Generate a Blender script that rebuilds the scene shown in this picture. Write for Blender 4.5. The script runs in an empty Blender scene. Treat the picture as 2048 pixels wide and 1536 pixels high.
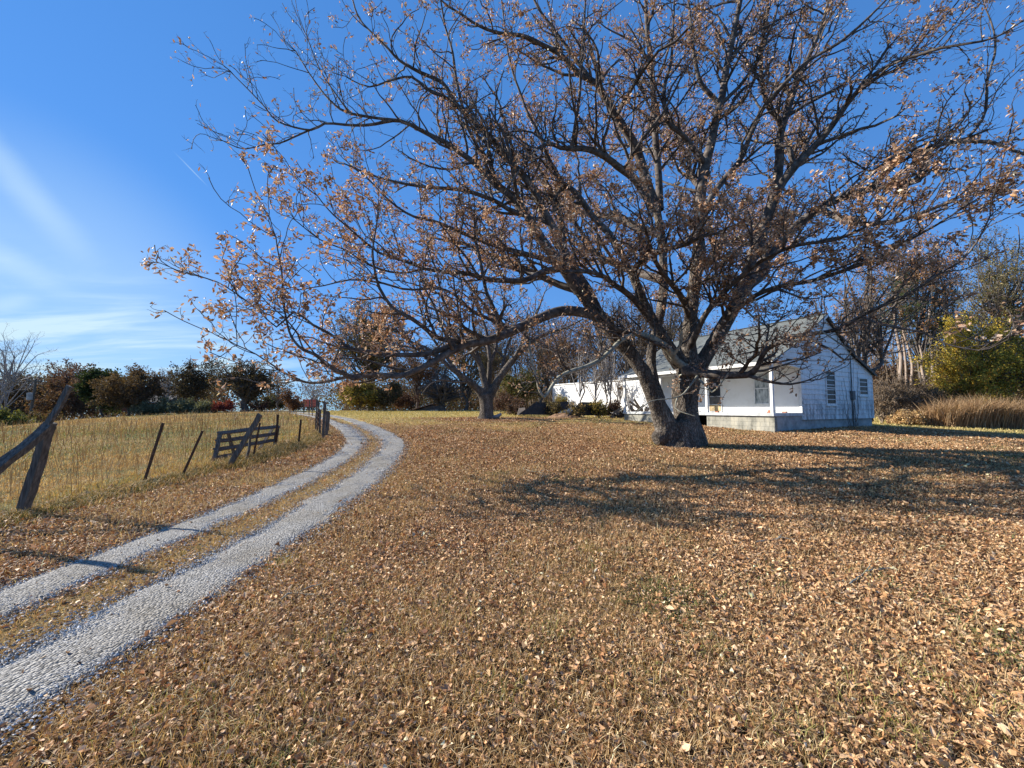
import bpy, math, random
import numpy as np
from mathutils import Vector, noise as mnoise
RS = np.random.RandomState(7); random.seed(7)
SC = bpy.context.scene; COL = SC.collection
F = 800.; P = math.radians(3.5); CZ = 1.6
SUN = np.array([-.967*math.cos(math.radians(28.5)), .256*math.cos(math.radians(28.5)), math.sin(math.radians(28.5))])
SUN /= np.linalg.norm(SUN)
# ------------------------------------------------------------------ terrain
KY = [-60, 4, 8, 10, 13.5, 17.5, 21.7, 27, 35, 45, 60, 80, 120, 300, 900]
KZ = [-.3, 0, .05, .13, .36, .54, .70, .89, 1.08, 1.22, 1.30, 1.0, 0, -6, -20]
def hz(X, Y):
    X = np.asarray(X, float); Y = np.asarray(Y, float); z = 0
    for o in (-2, -1, 0, 1, 2): z = z+np.interp(Y+o, KY, KZ)/5
    w = -X-.62*Y
    d = 0
    for o in (-3, 0, 3): d = d+np.interp(w+o, [0, 16, 22.5, 26, 40, 200], [0, .45, 1.05, 1.5, 2.6, 5])/3
    z = z-d*np.clip((Y-5)/20, 0, 1)
    r = np.clip(X-16, 0, 60)
    z = z-.033*r*np.clip(r/5, 0, 1)*np.clip((60-Y)/30, 0, 1)
    return z
def ray(x, y):
    u = (x-1024)/F; v = (768-y)/F
    return np.array([u, math.cos(P)-v*math.sin(P), math.sin(P)+v*math.cos(P)])
def at(x, y, Y):
    d = ray(x, y); return d*(Y/d[1])+np.array([0, 0, CZ])
def on(x, Y, dz=0):
    X = (x-1024)/F*Y
    return np.array([X, Y, float(hz(X, Y))+dz])
_tab = RS.rand(256, 256)
def vn(x, y, s=1., o=0):
    x = np.asarray(x)/s+o*17.3+1000; y = np.asarray(y)/s+o*9.1+1000
    i = np.floor(x).astype(int); j = np.floor(y).astype(int); fx = x-i; fy = y-j
    fx = fx*fx*(3-2*fx); fy = fy*fy*(3-2*fy)
    T = lambda a, b: _tab[a % 256, b % 256]
    return (T(i, j)*(1-fx)+T(i+1, j)*fx)*(1-fy)+(T(i, j+1)*(1-fx)+T(i+1, j+1)*fx)*fy
def fbm(x, y, s, o=0): return .5*vn(x, y, s, o)+.3*vn(x, y, s/2.1, o+1)+.2*vn(x, y, s/4.3, o+2)
# ------------------------------------------------------------------ mesh helpers
def mk(name, V, faces, mat, parent=None, smooth=False, col=None, midx=None):
    """V (n,3); faces: list of int arrays (m,k)"""
    V = np.asarray(V, np.float32); me = bpy.data.meshes.new(name)
    faces = [np.asarray(f, np.int32) for f in faces if len(f)]
    me.vertices.add(len(V)); me.vertices.foreach_set('co', V.ravel())
    tot = np.concatenate([np.full(len(f), f.shape[1], np.int32) for f in faces])
    lv = np.concatenate([f.ravel() for f in faces])
    me.loops.add(len(lv)); me.loops.foreach_set('vertex_index', lv)
    st = np.concatenate([[0], np.cumsum(tot)[:-1]]).astype(np.int32)
    me.polygons.add(len(tot)); me.polygons.foreach_set('loop_start', st)
    me.polygons.foreach_set('use_smooth', np.full(len(tot), bool(smooth)))
    for m in (mat if isinstance(mat, list) else [mat]): me.materials.append(m)
    if midx is not None: me.polygons.foreach_set('material_index', np.asarray(midx, np.int32))
    me.update(calc_edges=True)
    if col is not None:
        a = me.color_attributes.new('Col', 'FLOAT_COLOR', 'POINT')
        c = np.ones((len(V), 4), np.float32); c[:, :3] = col
        a.data.foreach_set('color', c.ravel())
    o = bpy.data.objects.new(name, me); COL.objects.link(o)
    if parent is not None: o.parent = parent; o.matrix_parent_inverse.identity()
    return o
def tag(o, label=None, cat=None, group=None, kind=None):
    if label: o['label'] = label
    if cat: o['category'] = cat
    if group: o['group'] = group
    if kind: o['kind'] = kind
    return o
def thing(name, label, cat, loc=(0, 0, 0), group=None):
    o = bpy.data.objects.new(name, None); COL.objects.link(o); o.location = [float(v) for v in loc]
    o.empty_display_size = .2
    return tag(o, label, cat, group)
class MB:
    """collects shapes, builds ONE mesh"""
    def __init__(s): s.v = []; s.f = {}; s.n = 0
    def add(s, V, F):
        V = np.asarray(V, float)
        for f in F: s.f.setdefault(len(f), []).append([i+s.n for i in f])
        s.v.append(V); s.n += len(V); return s
    def box(s, c, size, ax=None, taper=1.):
        ax = np.eye(3) if ax is None else np.asarray(ax, float)
        h = np.asarray(size)/2; V = []
        for z in (-1, 1):
            t = 1 if z < 0 else taper
            for (x, y) in ((-1, -1), (1, -1), (1, 1), (-1, 1)):
                V.append(np.asarray(c)+ax[0]*x*h[0]*t+ax[1]*y*h[1]*t+ax[2]*z*h[2])
        return s.add(V, [(0, 3, 2, 1), (4, 5, 6, 7), (0, 1, 5, 4), (1, 2, 6, 5), (2, 3, 7, 6), (3, 0, 4, 7)])
    def bar(s, a, b, w, t, up=(0, 0, 1), rough=0., seg=1):
        """beam a->b, w wide (along side), t thick; rough warps a weathered plank"""
        a = np.asarray(a, float); b = np.asarray(b, float); d = b-a; L = np.linalg.norm(d); d /= L
        up = np.asarray(up, float); sd = np.cross(d, up); sd /= np.linalg.norm(sd); u = np.cross(sd, d)
        V = []; 
        for i in range(seg+1):
            c = a+d*L*i/seg+rough*(sd*RS.randn()*.5+u*RS.randn()*.5)
            e = 1+rough*8*RS.randn()*.2
            for (x, y) in ((-1, -1), (1, -1), (1, 1), (-1, 1)):
                V.append(c+sd*x*w/2*e+u*y*t/2*e+(rough*RS.randn(3)*.25 if rough else 0))
        Fc = [(3, 2, 1, 0), tuple(4*seg+i for i in range(4))]
        for i in range(seg):
            for k in range(4): Fc.append((4*i+k, 4*i+(k+1) % 4, 4*i+4+(k+1) % 4, 4*i+4+k))
        return s.add(V, Fc)
    def prism(s, poly, d):
        """poly (n,3) planar, extruded by vector d"""
        poly = np.asarray(poly, float); n = len(poly)
        V = np.vstack([poly, poly+np.asarray(d)])
        Fc = [tuple(range(n-1, -1, -1)), tuple(range(n, 2*n))]+[(i, (i+1) % n, n+(i+1) % n, n+i) for i in range(n)]
        return s.add(V, Fc)
    def tube(s, pts, rad, sides=8):
        V, Fq = tube(np.asarray(pts, float), np.asarray(rad, float), sides)
        s.add(V, [tuple(q) for q in Fq]); return s
    def build(s, name, mat, parent=None, smooth=False, loc=None, bevel=0):
        V = np.vstack(s.v)
        if parent is not None: V = V-np.array(parent.location)
        o = mk(name, V, [np.array(v) for v in s.f.values()], mat, parent, smooth)
        if bevel:
            m = o.modifiers.new('bevel', 'BEVEL'); m.width = bevel; m.segments = 2
        return o
def frames(Pn):
    T = np.gradient(Pn, axis=-2); T /= np.linalg.norm(T, axis=-1, keepdims=True)+1e-9
    ref = np.where(np.abs(T[..., :1, 2:3]) < .9, np.array([0., 0, 1]), np.array([1., 0, 0]))
    ref = np.broadcast_to(ref, T.shape)
    A = np.cross(T, ref); A /= np.linalg.norm(A, axis=-1, keepdims=True)+1e-9
    return T, A, np.cross(T, A)
def tubes(Pn, R, sides):
    """batched tubes Pn (N,K,3) R (N,K)"""
    N, K, _ = Pn.shape; T, A, B = frames(Pn)
    th = np.arange(sides)*2*math.pi/sides
    V = Pn[:, :, None, :]+R[:, :, None, None]*(A[:, :, None, :]*np.cos(th)[:, None]+B[:, :, None, :]*np.sin(th)[:, None])
    k = np.arange(K-1)[:, None]*sides; i = np.arange(sides)[None, :]; j = (i+1) % sides
    q = np.stack([k+i, k+j, k+sides+j, k+sides+i], -1).reshape(-1, 4)
    Fq = (q[None]+(np.arange(N)*K*sides)[:, None, None]).reshape(-1, 4)
    return V.reshape(-1, 3), Fq
def tube(p, r, sides):
    # continuous frame for a single bending tube
    T = np.gradient(p, axis=0); T /= np.linalg.norm(T, axis=1, keepdims=True)
    a = np.cross(T[0], [0.3, .9, .1]); a /= np.linalg.norm(a); As = []
    for t in T:
        a = a-t*a.dot(t); a /= np.linalg.norm(a); As.append(a.copy())
    A = np.array(As); B = np.cross(T, A); th = np.arange(sides)*2*math.pi/sides
    V = p[:, None]+r[:, None, None]*(A[:, None]*np.cos(th)[:, None]+B[:, None]*np.sin(th)[:, None])
    K = len(p); k = np.arange(K-1)[:, None]*sides; i = np.arange(sides)[None, :]; j = (i+1) % sides
    Fq = np.stack([k+i, k+j, k+sides+j, k+sides+i], -1).reshape(-1, 4)
    V = V.reshape(-1, 3)
    n = len(V); V = np.vstack([V, p[:1], p[-1:]])
    i = np.arange(sides); j = (i+1) % sides; b = (K-1)*sides
    Fq = np.vstack([Fq, np.stack([np.full(sides, n), j, i, np.full(sides, n)], -1)*0+np.stack([j, i, np.full(sides, n), np.full(sides, n)], -1)*0]) if False else Fq
    return V[:n], Fq
def spline(pts, step):
    """Catmull-Rom through rows (any columns); first 3 columns are xyz"""
    p = np.asarray(pts, float); p = np.vstack([2*p[0]-p[1], p, 2*p[-1]-p[-2]]); out = []
    for i in range(1, len(p)-2):
        n = max(2, int(np.linalg.norm(p[i+1, :3]-p[i, :3])/step))
        t = np.arange(n)[:, None]/n
        a, b, c, d = p[i-1], p[i], p[i+1], p[i+2]
        out.append(.5*((2*b)+(c-a)*t+(2*a-5*b+4*c-d)*t**2+(3*b-a-3*c+d)*t**3))
    out.append(p[-2:-1]); return np.vstack(out)
# ------------------------------------------------------------------ materials
def mat(name, rough=.8, spec=.2):
    m = bpy.data.materials.new(name); m.use_nodes = True; nt = m.node_tree; b = nt.nodes['Principled BSDF']
    b.inputs['Roughness'].default_value = rough; b.inputs['Specular IOR Level'].default_value = spec
    return m, nt, b
def N(nt, t, **k):
    n = nt.nodes.new(t)
    for a, v in k.items(): setattr(n, a, v)
    return n
def ramp(nt, fac, stops):
    r = N(nt, 'ShaderNodeValToRGB'); e = r.color_ramp.elements
    e[0].position, e[0].color = stops[0][0], (*stops[0][1], 1); e[1].position, e[1].color = stops[-1][0], (*stops[-1][1], 1)
    for p, c in stops[1:-1]: x = e.new(p); x.color = (*c, 1)
    nt.links.new(fac, r.inputs[0]); return r.outputs[0]
def coords(nt, scale=(1, 1, 1), kind='Object'):
    t = N(nt, 'ShaderNodeTexCoord'); m = N(nt, 'ShaderNodeMapping'); m.inputs['Scale'].default_value = scale
    nt.links.new(t.outputs[kind], m.inputs[0]); return m.outputs[0]
def noise(nt, vec, scale, detail=6, rough=.6):
    n = N(nt, 'ShaderNodeTexNoise'); n.inputs['Scale'].default_value = scale; n.inputs['Detail'].default_value = detail
    n.inputs['Roughness'].default_value = rough; nt.links.new(vec, n.inputs['Vector']); return n.outputs['Fac']
def bump(nt, h, b, strength=.5, dist=.02):
    n = N(nt, 'ShaderNodeBump'); n.inputs['Strength'].default_value = strength; n.inputs['Distance'].default_value = dist
    nt.links.new(h, n.inputs['Height']); nt.links.new(n.outputs[0], b.inputs['Normal'])
def mix(nt, fac, a, b, mode='MIX'):
    n = N(nt, 'ShaderNodeMix', data_type='RGBA', blend_type=mode)
    for s, v in ((n.inputs[0], fac), (n.inputs[6], a), (n.inputs[7], b)):
        if hasattr(v, 'links'): nt.links.new(v, s)
        elif isinstance(v, (int, float)): s.default_value = v
        else: s.default_value = (*v, 1)
    return n.outputs[2]
def m_simple(name, stops, scale=8, stretch=(1, 1, 1), rough=.8, bmp=.4, dist=.01, spec=.2, detail=6):
    m, nt, b = mat(name, rough, spec); v = coords(nt, stretch); f = noise(nt, v, scale, detail)
    nt.links.new(ramp(nt, f, stops), b.inputs['Base Color'])
    if bmp: bump(nt, f, b, bmp, dist)
    return m
def m_attr(name, rough=.7, transl=0., spec=.15, tcol=(1, .75, .45), nscale=0):
    m, nt, b = mat(name, rough, spec); a = N(nt, 'ShaderNodeVertexColor', layer_name='Col')
    c = a.outputs[0]
    nt.links.new(c, b.inputs['Base Color'])
    if transl:
        t = N(nt, 'ShaderNodeBsdfTranslucent'); nt.links.new(mix(nt, 1., c, tcol, 'MULTIPLY'), t.inputs[0])
        s = N(nt, 'ShaderNodeMixShader'); s.inputs[0].default_value = transl
        nt.links.new(b.outputs[0], s.inputs[1]); nt.links.new(t.outputs[0], s.inputs[2])
        nt.links.new(s.outputs[0], nt.nodes['Material Output'].inputs[0])
    return m
M = {}
def m_bark(name, stops, vs=22, bs=.9):
    m, nt, b = mat(name, .9, .1)
    v = coords(nt, (1, 1, .28)); big = noise(nt, v, 3., 6, .65)
    vo = N(nt, 'ShaderNodeTexVoronoi', feature='DISTANCE_TO_EDGE'); vo.inputs['Scale'].default_value = vs
    vv = N(nt, 'ShaderNodeVectorMath', operation='ADD'); nz = N(nt, 'ShaderNodeTexNoise'); nz.inputs['Scale'].default_value = 9
    nt.links.new(v, nz.inputs['Vector']); sc = N(nt, 'ShaderNodeVectorMath', operation='SCALE'); sc.inputs['Scale'].default_value = .12
    nt.links.new(nz.outputs['Color'], sc.inputs[0]); nt.links.new(v, vv.inputs[0]); nt.links.new(sc.outputs[0], vv.inputs[1])
    nt.links.new(vv.outputs[0], vo.inputs['Vector'])
    mr = N(nt, 'ShaderNodeMapRange'); mr.inputs[2].default_value = .25
    mr.inputs[2].default_value = .22; nt.links.new(vo.outputs['Distance'], mr.inputs[0])
    fine = noise(nt, v, 40, 4)
    c = ramp(nt, big, stops)
    c = mix(nt, mr.outputs[0], mix(nt, 1., c, (.35, .32, .30), 'MULTIPLY'), c)
    c = mix(nt, .5, c, ramp(nt, fine, [(.3, (.5, .5, .5)), (.7, (1.25, 1.25, 1.25))]), 'MULTIPLY')
    nt.links.new(c, b.inputs['Base Color'])
    h = N(nt, 'ShaderNodeMath', operation='MULTIPLY_ADD'); nt.links.new(fine, h.inputs[0]); h.inputs[1].default_value = .3
    nt.links.new(mr.outputs[0], h.inputs[2]); bump(nt, h.outputs[0], b, bs, .03)
    return m
M['bark'] = m_bark('pecan_bark', [(.3, (.10, .085, .07)), (.5, (.21, .18, .15)), (.75, (.38, .34, .29))])
M['bark_twig'] = m_simple('branch_bark', [(.35, (.05, .04, .034)), (.55, (.12, .10, .086)), (.78, (.28, .25, .22))], 6, bmp=.3)
M['bark_pale'] = m_simple('lichen_branch_bark', [(.3, (.14, .13, .10)), (.5, (.30, .29, .23)), (.75, (.44, .42, .35))], 7, bmp=.4)
M['bark_far'] = m_simple('distant_bark', [(.3, (.06, .05, .045)), (.7, (.15, .13, .115))], 3, bmp=0)
M['bark_grey'] = m_simple('bleached_bark', [(.3, (.20, .19, .19)), (.7, (.38, .36, .35))], 3, bmp=0)
M['bark_brush'] = m_simple('dry_brush_bark', [(.3, (.10, .075, .055)), (.7, (.34, .27, .20))], 3, bmp=0)
M['bark_pine'] = m_simple('pine_bark', [(.3, (.20, .15, .12)), (.7, (.42, .34, .28))], 4, (1, 1, .3), bmp=0)
M['leaf'] = m_attr('dry_tree_leaf', .5, .25, .35, (1, .82, .6))
M['leaf_far'] = m_attr('distant_leaf', .7, .3, .1, (1, .95, .5))
M['litter'] = m_attr('fallen_leaf', .6, .12, .3)
M['grass'] = m_attr('grass_blade', .6, .25, .2, (1, .9, .5))
M['stone'] = m_attr('gravel_stone', .75, 0, .3)
M['wood'] = m_simple('weathered_wood', [(.3, (.045, .04, .035)), (.52, (.11, .10, .088)), (.75, (.23, .21, .185))], 6, (6, 6, .7), bmp=.6, dist=.01)
M['wood_dark'] = m_simple('old_dark_wood', [(.25, (.05, .042, .035)), (.5, (.12, .10, .085)), (.75, (.20, .175, .15))], 6, (3, 3, 1.5), bmp=.6, dist=.01)
M['rust'] = m_simple('rusty_steel', [(.3, (.05, .028, .018)), (.55, (.10, .055, .035)), (.8, (.17, .10, .065))], 14, rough=.8, bmp=.3, dist=.004)
M['trim'] = m_simple('old_white_paint', [(.28, (.42, .41, .38)), (.45, (.72, .72, .70)), (.8, (.82, .82, .81))], 5, bmp=.2, dist=.004)
M['wall_white'] = m_simple('porch_wall_paint', [(.2, (.66, .64, .60)), (.5, (.78, .77, .74)), (.8, (.82, .81, .79))], 2, bmp=.15, dist=.004)
M['shingle_roof'] = None
def m_siding():
    m, nt, b = mat('stained_white_siding', .65, .3); v = coords(nt)
    st = noise(nt, coords(nt, (2.2, 2.2, .5)), 2.3, 8, .72)
    sp = N(nt, 'ShaderNodeSeparateXYZ'); nt.links.new(v, sp.inputs[0])
    lo = N(nt, 'ShaderNodeMapRange'); nt.links.new(sp.outputs[2], lo.inputs[0])
    lo.inputs[1].default_value = 2.2; lo.inputs[2].default_value = 1.1; lo.inputs[3].default_value = -.06; lo.inputs[4].default_value = .13
    ad = N(nt, 'ShaderNodeMath', operation='ADD'); nt.links.new(st, ad.inputs[0]); nt.links.new(lo.outputs[0], ad.inputs[1])
    c = ramp(nt, ad.outputs[0], [(.40, (.78, .78, .77)), (.55, (.66, .66, .65)), (.66, (.42, .42, .42)), (.78, (.22, .21, .20))])
    nt.links.new(c, b.inputs['Base Color'])
    return m
M['siding'] = m_siding()
def m_shingles():
    m, nt, b = mat('grey_asphalt_shingles', .9, .15)
    v = coords(nt); br = N(nt, 'ShaderNodeTexBrick'); br.inputs['Scale'].default_value = 1
    br.inputs['Brick Width'].default_value = .3; br.inputs['Row Height'].default_value = .14; br.inputs['Mortar Size'].default_value = .008
    br.inputs['Color1'].default_value = (.12, .13, .128, 1); br.inputs['Color2'].default_value = (.165, .178, .172, 1); br.inputs['Mortar'].default_value = (.08, .088, .086, 1)
    nt.links.new(N_uv(nt), br.inputs['Vector'])
    f = noise(nt, v, 1.6, 7, .7)
    c = mix(nt, .6, br.outputs['Color'], ramp(nt, f, [(.3, (.6, .6, .6)), (.6, (1.15, 1.15, 1.12))]), 'MULTIPLY')
    nt.links.new(c, b.inputs['Base Color']); bump(nt, br.outputs['Fac'], b, .5, -.01)
    return m
def N_uv(nt):
    a = N(nt, 'ShaderNodeUVMap', uv_map='UVMap'); return a.outputs[0]
M['shingles'] = m_shingles()
def m_blocks():
    m, nt, b = mat('stained_concrete_block', .9, .15)
    br = N(nt, 'ShaderNodeTexBrick'); br.inputs['Scale'].default_value = 1
    br.inputs['Brick Width'].default_value = .4; br.inputs['Row Height'].default_value = .2; br.inputs['Mortar Size'].default_value = .008
    br.inputs['Color1'].default_value = (.36, .35, .31, 1); br.inputs['Color2'].default_value = (.42, .41, .37, 1); br.inputs['Mortar'].default_value = (.25, .24, .22, 1)
    nt.links.new(N_uv(nt), br.inputs['Vector'])
    f = noise(nt, coords(nt, (1.6, 1.6, .6)), 2.2, 7, .7)
    c = mix(nt, .9, br.outputs['Color'], ramp(nt, f, [(.35, (.35, .36, .33)), (.5, (.85, .85, .8)), (.65, (1.15, 1.12, 1.0))]), 'MULTIPLY')
    nt.links.new(c, b.inputs['Base Color']); bump(nt, br.outputs['Fac'], b, .4, -.01)
    return m
M['blocks'] = m_blocks()
M['concrete'] = m_simple('grey_concrete', [(.3, (.22, .22, .21)), (.6, (.38, .38, .37)), (.8, (.46, .46, .45))], 3, bmp=.3)
M['slab'] = m_simple('painted_porch_edge', [(.3, (.38, .40, .40)), (.6, (.58, .60, .60)), (.8, (.66, .68, .67))], 4, (1, 1, .4), bmp=.2)
M['dark'] = m_simple('painted_crawl_shade', [(.3, (.015, .013, .012)), (.7, (.04, .036, .032))], 4, bmp=.3)  # near-black colour painted in place of the shade under the porch
M['brick'] = m_simple('red_brick', [(.3, (.25, .09, .05)), (.7, (.42, .18, .11))], 12, bmp=.3)
M['tarp'] = m_simple('black_roof_sheet', [(.3, (.010, .010, .011)), (.6, (.025, .025, .027)), (.8, (.06, .06, .06))], 4, (1, 3, 1), rough=.55, bmp=.4, spec=.4)
M['meter'] = m_simple('grey_meter_box', [(.3, (.10, .11, .11)), (.7, (.17, .18, .18))], 9, bmp=.1)
M['red_paint'] = m_simple('faded_red_paint', [(.3, (.42, .10, .08)), (.7, (.56, .17, .14))], 3, bmp=.1)
M['pink_roof'] = m_simple('faded_rusty_roof', [(.3, (.33, .20, .16)), (.7, (.52, .36, .29))], 3, bmp=.1)
M['dark_roof'] = m_simple('dark_house_roof', [(.3, (.045, .045, .05)), (.7, (.08, .08, .085))], 3, bmp=.1)
M['soil'] = m_simple('bare_red_soil', [(.3, (.18, .10, .055)), (.7, (.40, .25, .145))], 7, bmp=.8, dist=.05)
def m_glass(name, base=(.02, .025, .03)):
    m, nt, b = mat(name, .06, .6); f = noise(nt, coords(nt), 1.3, 3)
    nt.links.new(ramp(nt, f, [(.3, base), (.7, tuple(c*1.8 for c in base))]), b.inputs['Base Color']); return m
M['glass'] = m_simple('dark_window_glass', [(.3, (.012, .014, .017)), (.7, (.03, .034, .04))], 2, rough=.35, bmp=0, spec=.15)
M['curtain'] = m_simple('lace_curtain_behind_glass', [(.35, (.13, .15, .14)), (.5, (.35, .37, .35)), (.7, (.58, .60, .58))], 3.2, (2.5, 2.5, 1), rough=.25, bmp=0, spec=.5)
M['door'] = m_simple('brown_screen_door', [(.3, (.07, .065, .06)), (.7, (.16, .15, .14))], 4, bmp=.1)
M['door_panel'] = m_simple('tan_door_panel', [(.3, (.38, .26, .13)), (.7, (.60, .47, .28))], 5, bmp=.1)
def m_trailer():
    m, nt, b = mat('white_metal_siding', .6, .3)
    f = noise(nt, coords(nt, (1, 1, .5)), .55, 7, .65)
    c = ramp(nt, f, [(.25, (.42, .20, .09)), (.32, (.66, .55, .45)), (.36, (.78, .78, .77)), (.8, (.83, .83, .83))])
    nt.links.new(c, b.inputs['Base Color'])
    w = N(nt, 'ShaderNodeTexWave', bands_direction='Z'); w.inputs['Scale'].default_value = 1.7
    nt.links.new(coords(nt), w.inputs['Vector']); bump(nt, w.outputs['Fac'], b, .25, .02); return m
M['trailer'] = m_trailer()
def m_ground():
    m, nt, b = mat('ground_soil_and_turf', .95, .08); v = coords(nt)
    a = N(nt, 'ShaderNodeVertexColor', layer_name='Col'); s = N(nt, 'ShaderNodeSeparateColor'); nt.links.new(a.outputs[0], s.inputs[0])
    f = noise(nt, v, 9, 8, .75); f2 = noise(nt, v, 1.1, 5, .6); f3 = noise(nt, v, 38, 3, .6); g = noise(nt, coords(nt, (1, 1, 1)), .35, 4, .6)
    litter = ramp(nt, f3, [(.36, (.03, .017, .009)), (.5, (.10, .055, .026)), (.62, (.26, .15, .07)), (.76, (.42, .27, .14))])
    turf = ramp(nt, f, [(.3, (.10, .058, .024)), (.5, (.22, .135, .055)), (.7, (.36, .24, .10))])
    green = ramp(nt, f, [(.3, (.05, .06, .018)), (.5, (.12, .13, .045)), (.7, (.22, .22, .09))])
    gold = ramp(nt, f, [(.25, (.27, .19, .065)), (.5, (.44, .33, .125)), (.75, (.56, .44, .19))])
    gm = N(nt, 'ShaderNodeMapRange'); gm.inputs[1].default_value = .48; gm.inputs[2].default_value = .62; nt.links.new(f2, gm.inputs[0])
    c = mix(nt, gm.outputs[0], turf, mix(nt, .35, turf, green))
    c = mix(nt, s.outputs[0], c, litter)                 # R litter
    fg = N(nt, 'ShaderNodeMapRange'); fg.inputs[1].default_value = .42; fg.inputs[2].default_value = .58; nt.links.new(g, fg.inputs[0])
    field = mix(nt, fg.outputs[0], mix(nt, .3, turf, gold), green)
    c = mix(nt, s.outputs[1], c, field)                  # G pasture
    c = mix(nt, s.outputs[2], c, gold)                   # B short gold lawn
    nt.links.new(c, b.inputs['Base Color']); 
    h = N(nt, 'ShaderNodeMath', operation='ADD'); nt.links.new(f, h.inputs[0]); nt.links.new(f3, h.inputs[1]); bump(nt, h.outputs[0], b, .9, .05)
    return m
def m_gravel():
    m, nt, b = mat('crushed_gravel', .85, .25); v = coords(nt)
    vo = N(nt, 'ShaderNodeTexVoronoi'); vo.inputs['Scale'].default_value = 60; nt.links.new(v, vo.inputs['Vector'])
    sc = N(nt, 'ShaderNodeSeparateColor'); nt.links.new(vo.outputs['Color'], sc.inputs[0])
    f = noise(nt, v, 1.3, 5, .6)
    c = ramp(nt, sc.outputs[0], [(.0, (.12, .115, .105)), (.4, (.25, .24, .22)), (1., (.40, .385, .355))])
    c = mix(nt, .7, c, ramp(nt, f, [(.35, (.78, .72, .62)), (.55, (1.05, 1.05, 1.05))]), 'MULTIPLY')
    nt.links.new(c, b.inputs['Base Color']); bump(nt, vo.outputs['Distance'], b, .9, -.02); return m
M['ground'] = m_ground(); M['gravel'] = m_gravel()
# ------------------------------------------------------------------ lane geometry
LC = spline([(-3.5, -8, 0), (-3.5, -2, 0), (-3.5, 2, 0), (-3.55, 5, 0), (-3.7, 7.5, 0), (-3.95, 10, 0), (-4.3, 12.3, 0), (-4.9, 14.4, 0), (-5.6, 16, 0), (-6.9, 18.6, 0), (-8.8, 22, 0),
             (-11.5, 26.5, 0), (-14.5, 31, 0), (-19, 37, 0), (-26, 46, 0), (-34, 56, 0), (-45, 70, 0)], .08)[:, :2]
_ct = np.gradient(LC, axis=0); _ct /= np.linalg.norm(_ct, axis=1, keepdims=True); LN = np.stack([_ct[:, 1], -_ct[:, 0]], 1)
def lane_off(X, Y):
    """signed offset from the lane centre, + is right"""
    X = np.asarray(X); i = np.clip(np.searchsorted(LC[:, 1], Y), 0, len(LC)-1)
    i2 = i
    for _ in range(2):
        al = (X-LC[i2, 0])*_ct[i2, 0]+(Y-LC[i2, 1])*_ct[i2, 1]
        i2 = np.clip(i2+(al/.085).astype(int), 0, len(LC)-1)
    return (X-LC[i2, 0])*LN[i2, 0]+(Y-LC[i2, 1])*LN[i2, 1]
FX, FYk = [-7.4, -7.4, -7.5, -7.7, -7.9, -8.4, -9.6, -12.4, -22, -60], [-20, 6, 8, 11, 14, 17, 20, 25, 40, 95]
def fence_x(Y): return np.interp(Y, FYk, FX)
def zones(X, Y):
    off = lane_off(X, Y)
    nb = fbm(X, Y, 5., 3)-.5
    pasture = np.clip((fence_x(Y)-X+.3+nb*.6)/.7, 0, 1)
    far = np.clip((Y+nb*9-.12*np.clip(X, -10, 30)-19.5)/3.5, 0, 1)
    # litter also lies round the second tree
    far2 = far*(1-np.clip(1.3-np.hypot((X+1.0)/6, (Y-26.5)/3.5), 0, 1))
    lawn = 1-pasture
    gold = np.maximum(far2*lawn*(off > 0), .25*np.clip(1.2-np.abs(off+.06)/.35, 0, 1)*lawn)
    med = np.clip(1-np.abs(off-.0)/1.1, 0, 1)
    lit = lawn*(1-gold)*np.clip(.8+nb*2.2, .2, 1)*(1-.6*med)
    rgt = np.clip((X-20)/6, 0, 1)*np.clip((Y-8)/6, 0, 1)
    lit = lit*(1-.6*rgt); gold = np.maximum(gold, .55*rgt*lawn)
    return lit, pasture, gold, off
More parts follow.
